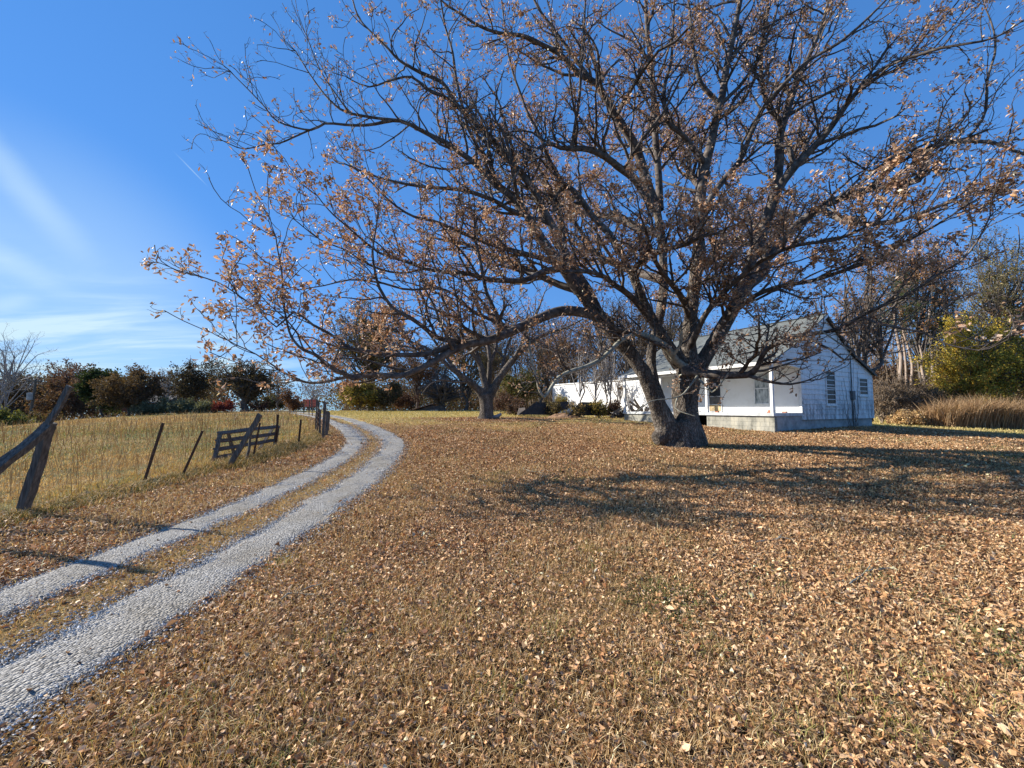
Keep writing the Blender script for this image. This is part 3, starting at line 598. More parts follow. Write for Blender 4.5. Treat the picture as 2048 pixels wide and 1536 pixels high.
def pecan():
    T = thing('pecan_tree', 'large spreading pecan with a forked trunk and brown leaves, nearest the house porch', 'tree', at(1355, 888, 13.6))
    base = [  # thick stems, fused into one trunk
        [(1356, 905, 13.6, 120), (1357, 893, 13.6, 100), (1356, 878, 13.6, 84), (1354, 860, 13.6, 72), (1352, 842, 13.6, 60)],
        [(1344, 885, 13.55, 56), (1331, 850, 13.5, 50), (1317, 815, 13.4, 42), (1304, 785, 13.3, 36), (1288, 748, 13.2, 34), (1262, 708, 13.1, 33), (1232, 675, 13., 36), (1200, 635, 12.9, 33), (1160, 582, 12.7, 29), (1128, 535, 12.6, 25)],
        [(1372, 885, 13.7, 74), (1374, 850, 13.7, 58), (1371, 815, 13.75, 56), (1370, 785, 13.8, 57), (1376, 755, 13.8, 56), (1378, 725, 13.8, 46), (1377, 690, 13.8, 36), (1381, 640, 13.8, 31), (1390, 560, 13.8, 27), (1396, 480, 13.7, 24)],
        [(1376, 762, 13.8, 40), (1400, 728, 13.85, 36), (1425, 690, 13.9, 33), (1450, 648, 14., 30), (1478, 590, 14.1, 27), (1505, 515, 14.2, 24)],
        [(1318, 800, 13.35, 30), (1305, 745, 13.6, 24), (1303, 700, 13.9, 21), (1318, 640, 14.3, 21), (1328, 560, 14.5, 20), (1322, 470, 14.5, 19), (1312, 415, 14.4, 18)],
        [(1362, 730, 13.5, 40), (1340, 700, 13.4, 32), (1322, 668, 13.3, 26), (1300, 632, 13.3, 22), (1262, 545, 13.2, 17), (1223, 472, 13.1, 14)],
        [(1310, 880, 13.3, 30), (1325, 870, 13.4, 40), (1338, 845, 13.5, 40)], [(1412, 893, 13.5, 22), (1395, 878, 13.6, 40), (1382, 850, 13.7, 44)], [(1362, 903, 13.1, 26), (1358, 885, 13.4, 46), (1356, 860, 13.6, 50)],
    ]
    thick = [px_limb(b, .16, .86) for b in base]
    o = fused_trunk(thick, M['bark'], T, .042, .028)
    Ls = [  # rows, leaf factor
        ([(1160, 582, 12.7, 28), (1120, 522, 12.5, 23), (1090, 485, 12.4, 21), (1055, 432, 12.2, 18), (1020, 390, 12.1, 16), (983, 362, 12, 14), (947, 324, 11.9, 12), (905, 296, 11.8, 11), (878, 280, 11.8, 9.5), (840, 256, 11.7, 8.5), (801, 241, 11.7, 7.5), (750, 246, 11.6, 6), (692, 248, 11.5, 5), (651, 247, 11.5, 4.5), (619, 261, 11.4, 4), (560, 246, 11.4, 3.2), (527, 211, 11.4, 2.6), (491, 175, 11.4, 2.2), (458, 142, 11.4, 1.8)], .1),
        ([(640, 252, 11.5, 4), (590, 274, 11.4, 3.4), (557, 288, 11.3, 3), (531, 290, 11.3, 2.6), (490, 300, 11.3, 2.2), (448, 280, 11.3, 1.6)], .06),
        ([(801, 241, 11.7, 6), (750, 236, 11.9, 5.5), (695, 226, 12., 5), (660, 200, 12.1, 4), (625, 155, 12.2, 3), (590, 100, 12.2, 2.2)], .08),
        ([(700, 228, 11.7, 3.6), (670, 186, 11.6, 3), (640, 140, 11.6, 2.4), (610, 70, 11.6, 1.6)], .08),
        ([(1200, 635, 12.9, 24), (1165, 565, 12.7, 21), (1118, 478, 12.5, 18), (1090, 425, 12.3, 17), (1060, 368, 12.2, 16), (1034, 337, 12.1, 15), (990, 284, 12, 13), (947, 240, 11.9, 11), (910, 204, 11.8, 10), (885, 164, 11.7, 8), (840, 146, 11.6, 7), (800, 120, 11.6, 5.5), (779, 98, 11.5, 5), (750, 70, 11.5, 4), (717, 30, 11.5, 3), (700, -20, 11.5, 2)], .35),
        ([(947, 240, 11.9, 8), (900, 200, 11.7, 7), (856, 178, 11.5, 6), (823, 153, 11.4, 5), (790, 160, 11.2, 4), (740, 175, 11., 3), (700, 160, 11, 2)], .25),
        ([(1312, 415, 14.4, 18), (1301, 408, 14.2, 17), (1266, 360, 13.6, 16), (1235, 333, 13.1, 14), (1211, 314, 12.7, 13), (1180, 300, 12.2, 12), (1153, 297, 11.9, 11), (1120, 296, 11.6, 9), (1098, 288, 11.4, 8), (1075, 300, 11.2, 6), (1050, 330, 11, 4.5), (1020, 370, 10.9, 3.5), (1000, 400, 10.9, 2.5)], .5),
        ([(1143, 296, 11.8, 8), (1150, 250, 11.5, 7), (1160, 190, 11.2, 6.5), (1165, 130, 11, 6), (1167, 60, 10.8, 5), (1170, 0, 10.7, 4), (1176, -60, 10.6, 3)], .35),
        ([(1312, 420, 14.4, 22), (1301, 383, 14.3, 21), (1287, 340, 14.2, 20), (1273, 295, 14, 18), (1252, 260, 13.8, 17), (1232, 232, 13.6, 16), (1210, 198, 13.4, 14.5), (1191, 170, 13.2, 13), (1172, 155, 13.1, 12), (1153, 141, 13, 11), (1123, 112, 12.8, 10), (1100, 97, 12.7, 9), (1082, 90, 12.6, 9), (1041, 71, 12.4, 8), (1000, 65, 12.2, 6.5), (960, 52, 12, 5.5), (920, 28, 11.9, 4.5), (880, 0, 11.8, 3.5), (840, -60, 11.8, 2.5)], .45),
        ([(1191, 170, 13.2, 9), (1150, 120, 13.2, 8), (1125, 85, 13.2, 7), (1100, 50, 13.2, 6), (1070, 0, 13.2, 5), (1050, -70, 13.2, 3)], .5),
        ([(1320, 420, 14.5, 16), (1318, 355, 14.6, 14), (1312, 273, 14.6, 13), (1306, 191, 14.6, 11.5), (1299, 96, 14.6, 10), (1293, 41, 14.6, 8), (1290, -30, 14.6, 6), (1285, -110, 14.6, 4)], .6),
        ([(1396, 480, 13.7, 24), (1400, 430, 13.7, 22), (1404, 380, 13.6, 21), (1412, 330, 13.5, 19), (1424, 275, 13.4, 17), (1440, 210, 13.3, 15), (1450, 160, 13.2, 14), (1458, 110, 13.1, 12.5), (1468, 60, 13, 11), (1478, 5, 12.9, 9), (1485, -60, 12.8, 7), (1495, -150, 12.8, 4)], .6),
        ([(1398, 460, 13.6, 17), (1420, 400, 13.3, 14), (1447, 362, 13.1, 13), (1480, 320, 12.9, 11), (1505, 262, 12.6, 10), (1525, 219, 12.4, 9), (1560, 175, 12, 8), (1607, 126, 11.6, 7), (1645, 103, 11.3, 6.5), (1676, 85, 11, 6), (1717, 52, 10.7, 5), (1771, 3, 10.4, 3.6), (1810, -50, 10.2, 2.4)], .4),
        ([(1505, 515, 14.2, 24), (1533, 442, 14.2, 21), (1548, 385, 14.2, 19), (1558, 320, 14.2, 17), (1566, 250, 14.1, 14), (1585, 190, 14, 12), (1610, 130, 13.9, 9.5), (1640, 60, 13.8, 7), (1660, -10, 13.7, 5), (1680, -90, 13.6, 3)], .55),
        ([(1533, 440, 14.2, 18), (1556, 380, 13.9, 17), (1580, 347, 13.7, 16), (1629, 290, 13.3, 14), (1651, 265, 13.1, 13), (1690, 212, 12.7, 11), (1717, 182, 12.4, 10), (1744, 153, 12.1, 8.5), (1772, 135, 11.8, 8), (1799, 120, 11.5, 7), (1840, 108, 11.2, 6), (1881, 96, 10.9, 5.5), (1936, 88, 10.5, 4.5), (1988, 77, 10.2, 3.5), (2060, 30, 9.9, 2.6)], .5),
        ([(1717, 182, 12.4, 6), (1760, 150, 12.2, 6), (1800, 132, 12, 5), (1850, 70, 11.8, 4), (1900, 20, 11.6, 3), (1940, -30, 11.5, 2)], .6),
        ([(1478, 590, 14.1, 24), (1510, 540, 13.9, 22), (1548, 500, 13.6, 20), (1595, 450, 13.2, 18), (1640, 418, 12.8, 16), (1690, 395, 12.4, 15), (1740, 378, 12, 14), (1795, 368, 11.7, 12.5), (1838, 360, 11.4, 11), (1850, 325, 11.2, 10), (1852, 305, 11.1, 9), (1885, 288, 10.9, 9), (1930, 284, 10.7, 8), (1985, 287, 10.4, 6.5), (2050, 305, 10.1, 5), (2120, 310, 9.9, 3.5)], .55),
        ([(1852, 306, 11.1, 6), (1820, 300, 11.1, 5), (1780, 320, 11.2, 4.4), (1740, 345, 11.4, 3.5)], .6),
        ([(1930, 284, 10.7, 6), (1960, 240, 10.6, 5), (1975, 160, 10.4, 4.5), (1990, 110, 10.3, 4), (1988, 60, 10.3, 3), (1970, 10, 10.3, 2)], .2),
        ([(1640, 418, 12.8, 13), (1680, 440, 12, 11), (1730, 450, 11, 10), (1790, 440, 10, 8), (1850, 420, 9.2, 6), (1910, 400, 8.6, 5), (1960, 420, 8.2, 3)], .6),
        # low limbs reaching right, towards the viewer
        ([(1368, 742, 13.3, 26), (1400, 746, 12.9, 20), (1440, 752, 12.4, 17), (1475, 754, 12, 15), (1500, 752, 11.6, 12.5), (1514, 735, 11.3, 10), (1530, 702, 11, 9.5), (1560, 683, 10.6, 9), (1605, 668, 10.2, 8.5), (1650, 662, 9.8, 8), (1690, 652, 9.4, 7.5), (1720, 632, 9.1, 7), (1765, 608, 8.8, 6.5), (1820, 585, 8.4, 6), (1875, 548, 8.1, 5), (1925, 520, 7.8, 4), (1960, 480, 7.6, 3), (1985, 430, 7.5, 2)], 1.1),
        ([(1500, 752, 11.6, 8), (1540, 765, 11, 6), (1580, 770, 10.6, 4.5), (1615, 762, 10.3, 3)], .15),
        ([(1605, 668, 10.2, 5), (1640, 690, 9.8, 4.5), (1660, 700, 9.6, 4), (1690, 720, 9.4, 3)], .12),
        ([(1720, 632, 9.1, 5), (1760, 650, 8.7, 4.5), (1810, 660, 8.3, 4), (1850, 668, 8, 3.4), (1900, 690, 7.7, 3), (1960, 700, 7.4, 2)], .35),
        ([(1425, 690, 13.6, 15), (1450, 640, 12.8, 12), (1500, 595, 12, 10), (1560, 570, 11.2, 9), (1630, 560, 10.4, 8), (1700, 535, 9.7, 7), (1770, 510, 9.1, 6), (1840, 470, 8.6, 5), (1900, 430, 8.2, 3.5)], 1.5),
        ([(1377, 700, 13.7, 15), (1400, 650, 12.8, 12), (1440, 590, 11.8, 10), (1490, 545, 10.9, 9), (1545, 510, 10.1, 8), (1600, 490, 9.4, 7), (1680, 480, 8.8, 6), (1760, 440, 8.3, 4.5)], 1.4),
        ([(1262, 545, 13.2, 14), (1290, 520, 12.3, 12), (1330, 500, 11.4, 10), (1370, 490, 10.6, 8), (1410, 470, 9.9, 6), (1450, 460, 9.3, 4)], 1.2),
        ([(1300, 640, 13.2, 16), (1270, 600, 12.4, 13), (1235, 570, 11.6, 11), (1200, 550, 10.9, 9), (1160, 545, 10.2, 7), (1110, 540, 9.7, 5), (1060, 520, 9.3, 3.5)], 1.1),
        ([(1381, 640, 13.8, 15), (1360, 590, 12.8, 12), (1335, 555, 11.9, 10), (1315, 520, 11.1, 8), (1300, 480, 10.4, 6), (1280, 440, 9.9, 4)], 1.2),
        # the long low limb to the left
        ([(1232, 672, 12.9, 22), (1200, 640, 12.6, 21), (1160, 622, 12.3, 21), (1120, 622, 12, 20), (1090, 632, 11.7, 20), (1058, 647, 11.4, 20), (1013, 667, 11, 18), (976, 679, 10.8, 17), (945, 684, 10.5, 16), (926, 688, 10.4, 15.5), (905, 700, 10.2, 14.5), (889, 709, 10.1, 14), (865, 725, 9.9, 13), (839, 738, 9.7, 12.5), (812, 750, 9.5, 12), (789, 755, 9.4, 11), (752, 752, 9.2, 9.5), (726, 753, 9.1, 8.5), (702, 757, 9, 7.5), (682, 760, 8.9, 6.5), (640, 766, 8.7, 5.5), (604, 765, 8.5, 4.5), (574, 753, 8.3, 4), (541, 727, 8.2, 3.2), (512, 708, 8.1, 2.2), (470, 690, 8, 1.8)], .9),
        ([(726, 753, 9.1, 9), (706, 756, 9, 9.5), (690, 748, 8.9, 9), (672, 735, 8.7, 8.5), (655, 722, 8.6, 8), (632, 710, 8.4, 7), (610, 702, 8.3, 6), (592, 685, 8.2, 5), (580, 664, 8.2, 4.4), (572, 630, 8.1, 3.8), (562, 590, 8.1, 3.3), (556, 520, 8.1, 2.8), (552, 470, 8.1, 2)], .8),
        ([(921, 685, 10.4, 11), (900, 681, 10.3, 10), (873, 675, 10.1, 9.5), (849, 659, 10, 9), (820, 637, 9.8, 8.5), (800, 622, 9.7, 8), (783, 610, 9.6, 7), (760, 574, 9.5, 6), (752, 540, 9.4, 5), (748, 500, 9.4, 4), (755, 440, 9.4, 2.6)], .8),
        ([(909, 687, 10.3, 12), (880, 700, 10.1, 11), (852, 708, 9.9, 11), (820, 712, 9.7, 10), (790, 711, 9.5, 9), (745, 702, 9.2, 8), (706, 697, 9, 7), (685, 684, 8.9, 6), (664, 669, 8.8, 5.5), (628, 649, 8.6, 5), (590, 622, 8.4, 4.4), (555, 655, 8.2, 3.4), (515, 620, 8.1, 2.6), (470, 590, 8, 2.4), (430, 565, 7.9, 1.8), (388, 552, 7.9, 1.2)], .6),
        ([(1013, 667, 11, 9), (985, 640, 10.8, 8), (950, 625, 10.6, 7), (910, 590, 10.4, 6), (870, 575, 10.2, 5), (805, 577, 9.9, 4.5), (745, 565, 9.7, 4), (700, 558, 9.5, 3.3), (650, 570, 9.3, 2.4), (600, 580, 9.2, 1.8)], .9),
        ([(1128, 535, 12.6, 16), (1085, 545, 12.1, 13), (1040, 560, 11.7, 11.5), (978, 559, 11.2, 10), (940, 548, 10.9, 9), (909, 547, 10.7, 8), (849, 538, 10.3, 7), (800, 520, 10, 6), (760, 505, 9.8, 5), (715, 470, 9.6, 4), (670, 430, 9.5, 3), (640, 390, 9.4, 2)], .75),
        ([(849, 538, 10.3, 5), (800, 545, 10, 4.4), (740, 530, 9.8, 4), (690, 500, 9.6, 3), (640, 480, 9.5, 2.4), (590, 440, 9.4, 2)], .7),
        ([(1128, 530, 12.6, 13), (1090, 520, 12.3, 11), (1040, 505, 12, 10), (985, 490, 11.6, 9), (930, 470, 11.3, 8), (880, 450, 11, 6.5), (830, 430, 10.8, 5), (780, 400, 10.6, 4), (730, 350, 10.5, 2.6)], .8),
        ([(1055, 432, 12.2, 11), (1016, 418, 12, 9.5), (989, 402, 11.8, 9), (930, 381, 11.5, 8), (860, 373, 11.2, 6.5), (800, 362, 11, 5), (740, 345, 10.9, 4), (690, 330, 10.8, 2.6)], .5),
        ([(1223, 472, 13.1, 14), (1184, 430, 13, 12.5), (1149, 383, 12.9, 11.5), (1124, 365, 12.8, 10), (1112, 340, 12.7, 9), (1095, 312, 12.6, 8), (1070, 250, 12.5, 6), (1040, 190, 12.4, 5), (1020, 120, 12.3, 4), (1010, 60, 12.3, 3), (1000, 0, 12.3, 2)], .6),
        ([(983, 362, 12, 9), (960, 300, 11.9, 8), (935, 245, 11.8, 7), (915, 170, 11.7, 6), (905, 110, 11.6, 5), (890, 50, 11.6, 4), (880, -10, 11.6, 3)], .45),
        ([(1412, 330, 13.5, 12), (1390, 300, 13.2, 11), (1365, 270, 12.9, 10), (1335, 245, 12.6, 9), (1328, 190, 12.4, 8), (1340, 130, 12.2, 6), (1345, 60, 12, 5), (1350, -10, 11.9, 3)], .5),
        ([(1440, 210, 13.3, 10), (1400, 160, 13.2, 9), (1385, 100, 13.1, 7), (1380, 40, 13, 5), (1370, -40, 13, 3)], .6),
        ([(1566, 250, 14.1, 11), (1530, 200, 13.9, 9.5), (1520, 130, 13.8, 8), (1530, 50, 13.7, 6), (1545, -40, 13.6, 4)], .65),
        ([(1128, 535, 12.6, 14), (1130, 460, 12.9, 10), (1110, 400, 13.2, 8), (1080, 340, 13.4, 6), (1050, 280, 13.5, 4)], .7),
    ]
    limbs = []
    for rows, lf in Ls:
        p, r = gnarl(*px_limb(rows), .025); limbs.append((p, r, lf))
    pale = []
    for rows, lf in [  # the pale arching limb in front of the fork
        ([(1372, 735, 13.4, 20), (1352, 722, 13.1, 19), (1338, 700, 12.85, 18), (1320, 684, 12.6, 18), (1300, 674, 12.4, 16), (1275, 668, 12.2, 14), (1262, 670, 12.1, 13), (1240, 681, 12, 12), (1218, 703, 11.8, 11), (1197, 722, 11.6, 10.5), (1170, 735, 11.4, 10), (1140, 742, 11.2, 9), (1115, 755, 11.1, 9), (1100, 776, 11, 8.5), (1086, 794, 10.9, 7), (1075, 775, 10.8, 6.5), (1072, 745, 10.8, 6), (1062, 715, 10.7, 5), (1058, 680, 10.7, 4)], .25),
        ([(1345, 712, 12.9, 9), (1362, 690, 12.6, 8), (1365, 668, 12.4, 7), (1358, 655, 12.3, 4)], .3),
        ([(1395, 752, 12.9, 8), (1385, 765, 12.6, 5), (1375, 780, 12.4, 4.4), (1360, 793, 12.2, 4), (1330, 798, 12, 3), (1300, 802, 11.9, 2.4), (1270, 825, 11.8, 1.6)], .12),
        ([(1355, 795, 12.2, 3.6), (1350, 815, 12.1, 3), (1370, 825, 11.9, 2.6), (1390, 832, 11.8, 2)], .5),
        ([(1397, 758, 12.8, 7), (1412, 772, 12.3, 5), (1424, 785, 12, 4), (1440, 770, 11.8, 3.5), (1458, 745, 11.6, 3)], .4),
        ([(1640, 660, 9.8, 4), (1690, 695, 9.5, 3.6), (1700, 700, 9.3, 3), (1725, 690, 9.2, 2.6), (1745, 680, 9.1, 2)], .05),
        ([(1460, 640, 12.7, 6), (1480, 612, 12, 5.5), (1505, 635, 11.6, 5), (1540, 655, 11.2, 4), (1560, 640, 11, 3)], .3)]:
        p, r = gnarl(*px_limb(rows, .22, .78), .02); pale.append((p, r, lf))
    # limbs on the far side, growing away from the viewer
    for (x, y, Y, ang, L, r0, lf) in [(1390, 560, 13.8, 60, 8, .16, .9), (1325, 560, 14.4, 110, 8.5, .17, .9), (1478, 590, 14.1, 35, 9, .17, .9), (1322, 470, 14.5, 130, 8, .15, .8), (1400, 420, 13.7, 80, 8, .15, .8), (1550, 385, 14.2, 50, 7, .13, .8), (1160, 582, 12.8, 150, 7, .13, .9), (1312, 300, 14.6, 95, 6, .11, .7)]:
        p0 = at(x, y, Y); d = np.array([math.cos(math.radians(ang)), math.sin(math.radians(ang)), .62])
        w = walk(p0[None], d[None], np.array([L*1.]), 10, .14, .05)[0]
        s = spline(np.hstack([w, np.linspace(r0, .03, 10)[:, None]]), .25); limbs.append((s[:, :3], s[:, 3], lf))
    allm = limbs+pale
    V = []; Fq = []; n = 0
    def addv(v, f):
        nonlocal n
        V.append(v); Fq.append(f+n); n += len(v)
    for p, r, _ in limbs: addv(*tube(p, r, 9))
    P0, D0, L0, R0, LF = limb_children(allm, .14, .27, 1.35)
    D0[:, 2] = np.where(D0[:, 2] < -.15, -D0[:, 2]*.4, D0[:, 2])
    C1 = walk(P0, D0, L0, 9, .20, .045); R1 = R0[:, None]*np.linspace(1, .35, 9)[None]
    kk = C1[:, :, 2].min(1) > 1.9; C1, R1, LF = C1[kk], R1[kk], LF[kk]
    C2, R2, LF2 = spawn(C1, R1, LF, 3.4, .5, .55, 6, .22, .05, rmin=.0065)
    kk = C2[:, :, 2].min(1) > 1.75; C2, R2, LF2 = C2[kk], R2[kk], LF2[kk]
    C3, R3, LF3 = spawn(C2, R2, LF2, 4.2, .52, .62, 4, .24, .06, rmin=.0045, lmin=.12)
    addv(*tubes(C1, np.maximum(R1, .008), 5)); addv(*tubes(C2, R2, 4)); addv(*tubes(C3, R3, 3))
    mk('branch', np.vstack(V)-np.array(T.location), [np.vstack(Fq)], M['bark_twig'], T, True)
    Vp = []; Fp = []; n = 0
    for p, r, _ in pale:
        v, f = tube(p, r, 10); Vp.append(v); Fp.append(f+n); n += len(v)
    mk('branch', np.vstack(Vp)-np.array(T.location), [np.vstack(Fp)], M['bark_pale'], T, True)['label'] = 'pale grey lichen covered limb arching low in front of the fork'
    pa, aa, na, la = leaves_on(C2, LF2, 9., .105, spread=.12); pb, ab, nb, lb = leaves_on(C3, LF3, 4.6, .105, spread=.14)
    p = np.vstack([pa, pb]); ax = np.vstack([aa, ab]); nr = np.vstack([na, nb]); L = np.concatenate([la, lb]); m = len(p)
    Vl, Fl, per = leaf_mesh(p, ax, nr, L, L*(.30+.18*RS.rand(m)), RS.randn(m)*1.3, RS.randn(m)*.3)
    mk('crown', Vl-np.array(T.location), Fl, M['leaf'], T, False, np.repeat(pal(m, TREE_LEAF, .22), per, 0))
    print('pecan: twigs', len(C1), len(C2), len(C3), 'leaves', m)
    # twigs of fallen wood and bare soil at the foot
def stems_tree(name, label, cat, group, stems, leafcol, lf, leafsize, barkm, ridge=.02, voxel=.05, lsc=1.2, r_max=.16, spacing=.45, per=1.6, sides=7, trunk_only=0, twig=(.012, .008)):
    """a mid-distance tree whose stems are given as photo px rows"""
    b = stems[0][0]; T = thing(name, label, cat, at(b[0], b[1], b[2]), group)
    tr = [px_limb(s, .2, .92) for s in stems[:trunk_only]]; fused_trunk(tr, barkm, T, voxel, ridge)
    limbs = [(*gnarl(*px_limb(s, .3, .8), .05), lf) for s in stems[trunk_only:]]
    V = []; Fq = []; n = 0
    P0, D0, L0, R0, LF = limb_children(limbs, r_max, spacing, lsc, .02)
    C1 = walk(P0, D0, L0, 7, .2, .05); R1 = R0[:, None]*np.linspace(1, .4, 7)[None]
    kk = C1[:, :, 2].min(1) > T.location[2]+3.0; C1, R1, LF = C1[kk], R1[kk], LF[kk]
    C2, R2, LF2 = spawn(C1, R1, LF, 1.6, .5, .55, 5, .22, .06, rmin=twig[0], lmin=.3)
    C3, R3, LF3 = spawn(C2, R2, LF2, 2.2, .55, .6, 4, .22, .06, rmin=twig[1], lmin=.25)
    for (v, f) in [tube(p, r, sides) for p, r, _ in limbs]+[tubes(C1, R1, 4), tubes(C2, R2, 3), tubes(C3, R3, 3)]:
        V.append(v); Fq.append(f+n); n += len(v)
    mk('branch', np.vstack(V)-np.array(T.location), [np.vstack(Fq)], M['bark_twig'], T, True)
    pa, aa, na, la = leaves_on(C2, LF2, per, leafsize); pb, ab, nb, lb = leaves_on(C3, LF3, per, leafsize)
    p = np.vstack([pa, pb]); ax = np.vstack([aa, ab]); nr = np.vstack([na, nb]); L = np.concatenate([la, lb]); m = len(p)
    Vl, Fl, pr = leaf_mesh(p, ax, nr, L, L*(.35+.2*RS.rand(m)), RS.randn(m)*1.2, RS.randn(m)*.3, True)
    mk('crown', Vl-np.array(T.location), Fl, M['leaf'], T, False, np.repeat(pal(m, leafcol, .22), pr, 0))
    return T
def far_tree(name, label, cat, x, Y, ytop, half_px, cols, group=None, ybase=None, stem=.5, nl=26, leaf=.24, dens=1., bark='bark_far', multi=1, cz=.62, var=.22, trunk_w=None, lobes=None, bare=False, lean=0, twigs=True):
    """background tree or bush: trunk(s), limbs to an uneven crown outline, leaf faces in clumps"""
    b = on(x, Y); 
    if ybase is not None: b = at(x, ybase, Y)
    top = at(x, ytop, Y)[2]; H = top-b[2]; R = half_px*Y/F
    T = thing(name, label, cat, b, group); o = b
    cen = np.array([0, 0, H*cz]); rv = H*(1-cz); rl = H*cz*(1-stem*.55)
    rt = (trunk_w*Y/F/2) if trunk_w else max(.05, .022*H)
    V = []; Fq = []; n = 0; tips = []; LP = []
    hb = H*stem*.55
    for k in range(multi):
        a = k*6.283/max(multi, 1)+RS.rand(); sp = .0 if multi == 1 else R*.12
        top_t = np.array([lean*H+math.cos(a)*sp*2, math.sin(a)*sp*2, H*cz*1.05])
        q = np.linspace(0, 1, 7)[:, None]; p = np.array([math.cos(a)*sp*.3, math.sin(a)*sp*.3, -.25])*(1-q)+top_t*q+RS.randn(7, 3)*.03*H*np.array([1, 1, .2])*np.sin(q*3.14)
        r = rt*(1-.65*q[:, 0])/math.sqrt(multi); r[0] *= 1.35
        s = spline(np.hstack([p, r[:, None]]), .5); v, f = tube(s[:, :3], s[:, 3], 8); V.append(v); Fq.append(f+n); n += len(v)
        for i in range(nl//multi):
            u = rnd_dir(1)[0]; u[2] = abs(u[2])*1.15-.42; u = unit(u)
            k_ = .78+.34*RS.rand()
            e = cen+u*np.array([R, R, rv if u[2] > 0 else rl])*k_
            t0 = RS.uniform(.25, .95); st = p[0]*(1-t0)+top_t*t0; st[2] = max(st[2]*.9, hb*.6); 
            if st[2] > e[2]: st[2] = max(hb*.5, e[2]*.7)
            j = min(int(st[2]/max(top_t[2], .1)*6), 5); st[:2] = p[j][:2]
            m_ = st*.45+e*.55+np.array([0, 0, .12*H*RS.rand()])+RS.randn(3)*.04*H
            s2 = spline(np.hstack([np.vstack([st, m_, e]), np.array([[rt*.42], [rt*.24], [rt*.08]])/math.sqrt(multi)]), .6)
            LP.append(s2)
    for s2 in LP:
        v, f = tube(s2[:, :3], np.maximum(s2[:, 3], .012), 4); V.append(v); Fq.append(f+n); n += len(v)
    rs = np.array([(s2[-1, 3], len(s2)) for s2 in LP])
    idx = np.repeat(np.arange(len(LP)), 7); m = len(idx)
    fr = .35+.65*RS.rand(m); P0 = np.array([LP[i][int(f_*(len(LP[i])-1)), :3] for i, f_ in zip(idx, fr)])
    D0 = rnd_dir(m)+unit(P0-cen*.7)*.8+UP*.35
    C1 = walk(P0, D0, (.22+.3*RS.rand(m))*min(R, H*.5)*.9, 5, .2, .06); R1 = np.full((m, 5), max(.012, rt*.10))*np.linspace(1, .5, 5)
    C2, R2, _ = spawn(C1, R1, np.ones(m), 5./max(1., R*.45), .6, .7, 4, .22, .06, rmin=.010 if not bare else .012, lmin=.3)
    for v, f in (tubes(C1, R1, 3), tubes(C2, R2, 3)):
        V.append(v); Fq.append(f+n); n += len(v)
    mk('trunk', np.vstack(V), [np.vstack(Fq)], M[bark], T, True)
    if dens > 0:
        A = np.concatenate([C1[:, 1:].reshape(-1, 3), C2[:, 1:].reshape(-1, 3)])
        nz = np.array([mnoise.noise(Vector((p+o)*(1.9/max(R, 1.))))+.5*mnoise.noise(Vector((p+o)*(5./max(R, 1.)))) for p in A]); w = np.clip(1+1.6*nz, .08, 2.4)
        q = A[RS.rand(len(A))*0 == 0]; cnt = np.floor(w*dens*2.2+RS.rand(len(A))).astype(int)
        p = np.repeat(q, cnt, 0); nl_ = len(p); p = p+RS.randn(nl_, 3)*leaf*.9
        p = p[p[:, 2] > .1]; nl_ = len(p)
        L = leaf*(.55+.8*RS.rand(nl_)); ax = rnd_dir(nl_); 
        Vl, Fl, pr = leaf_mesh(p, ax, rnd_dir(nl_), L, L*(.5+.3*RS.rand(nl_)), RS.randn(nl_)*.9, RS.randn(nl_)*.3, True)
        c = pal(nl_, cols, var)
        mk('crown', Vl, Fl, M['leaf_far'], T, False, np.repeat(c, pr, 0))
    return T
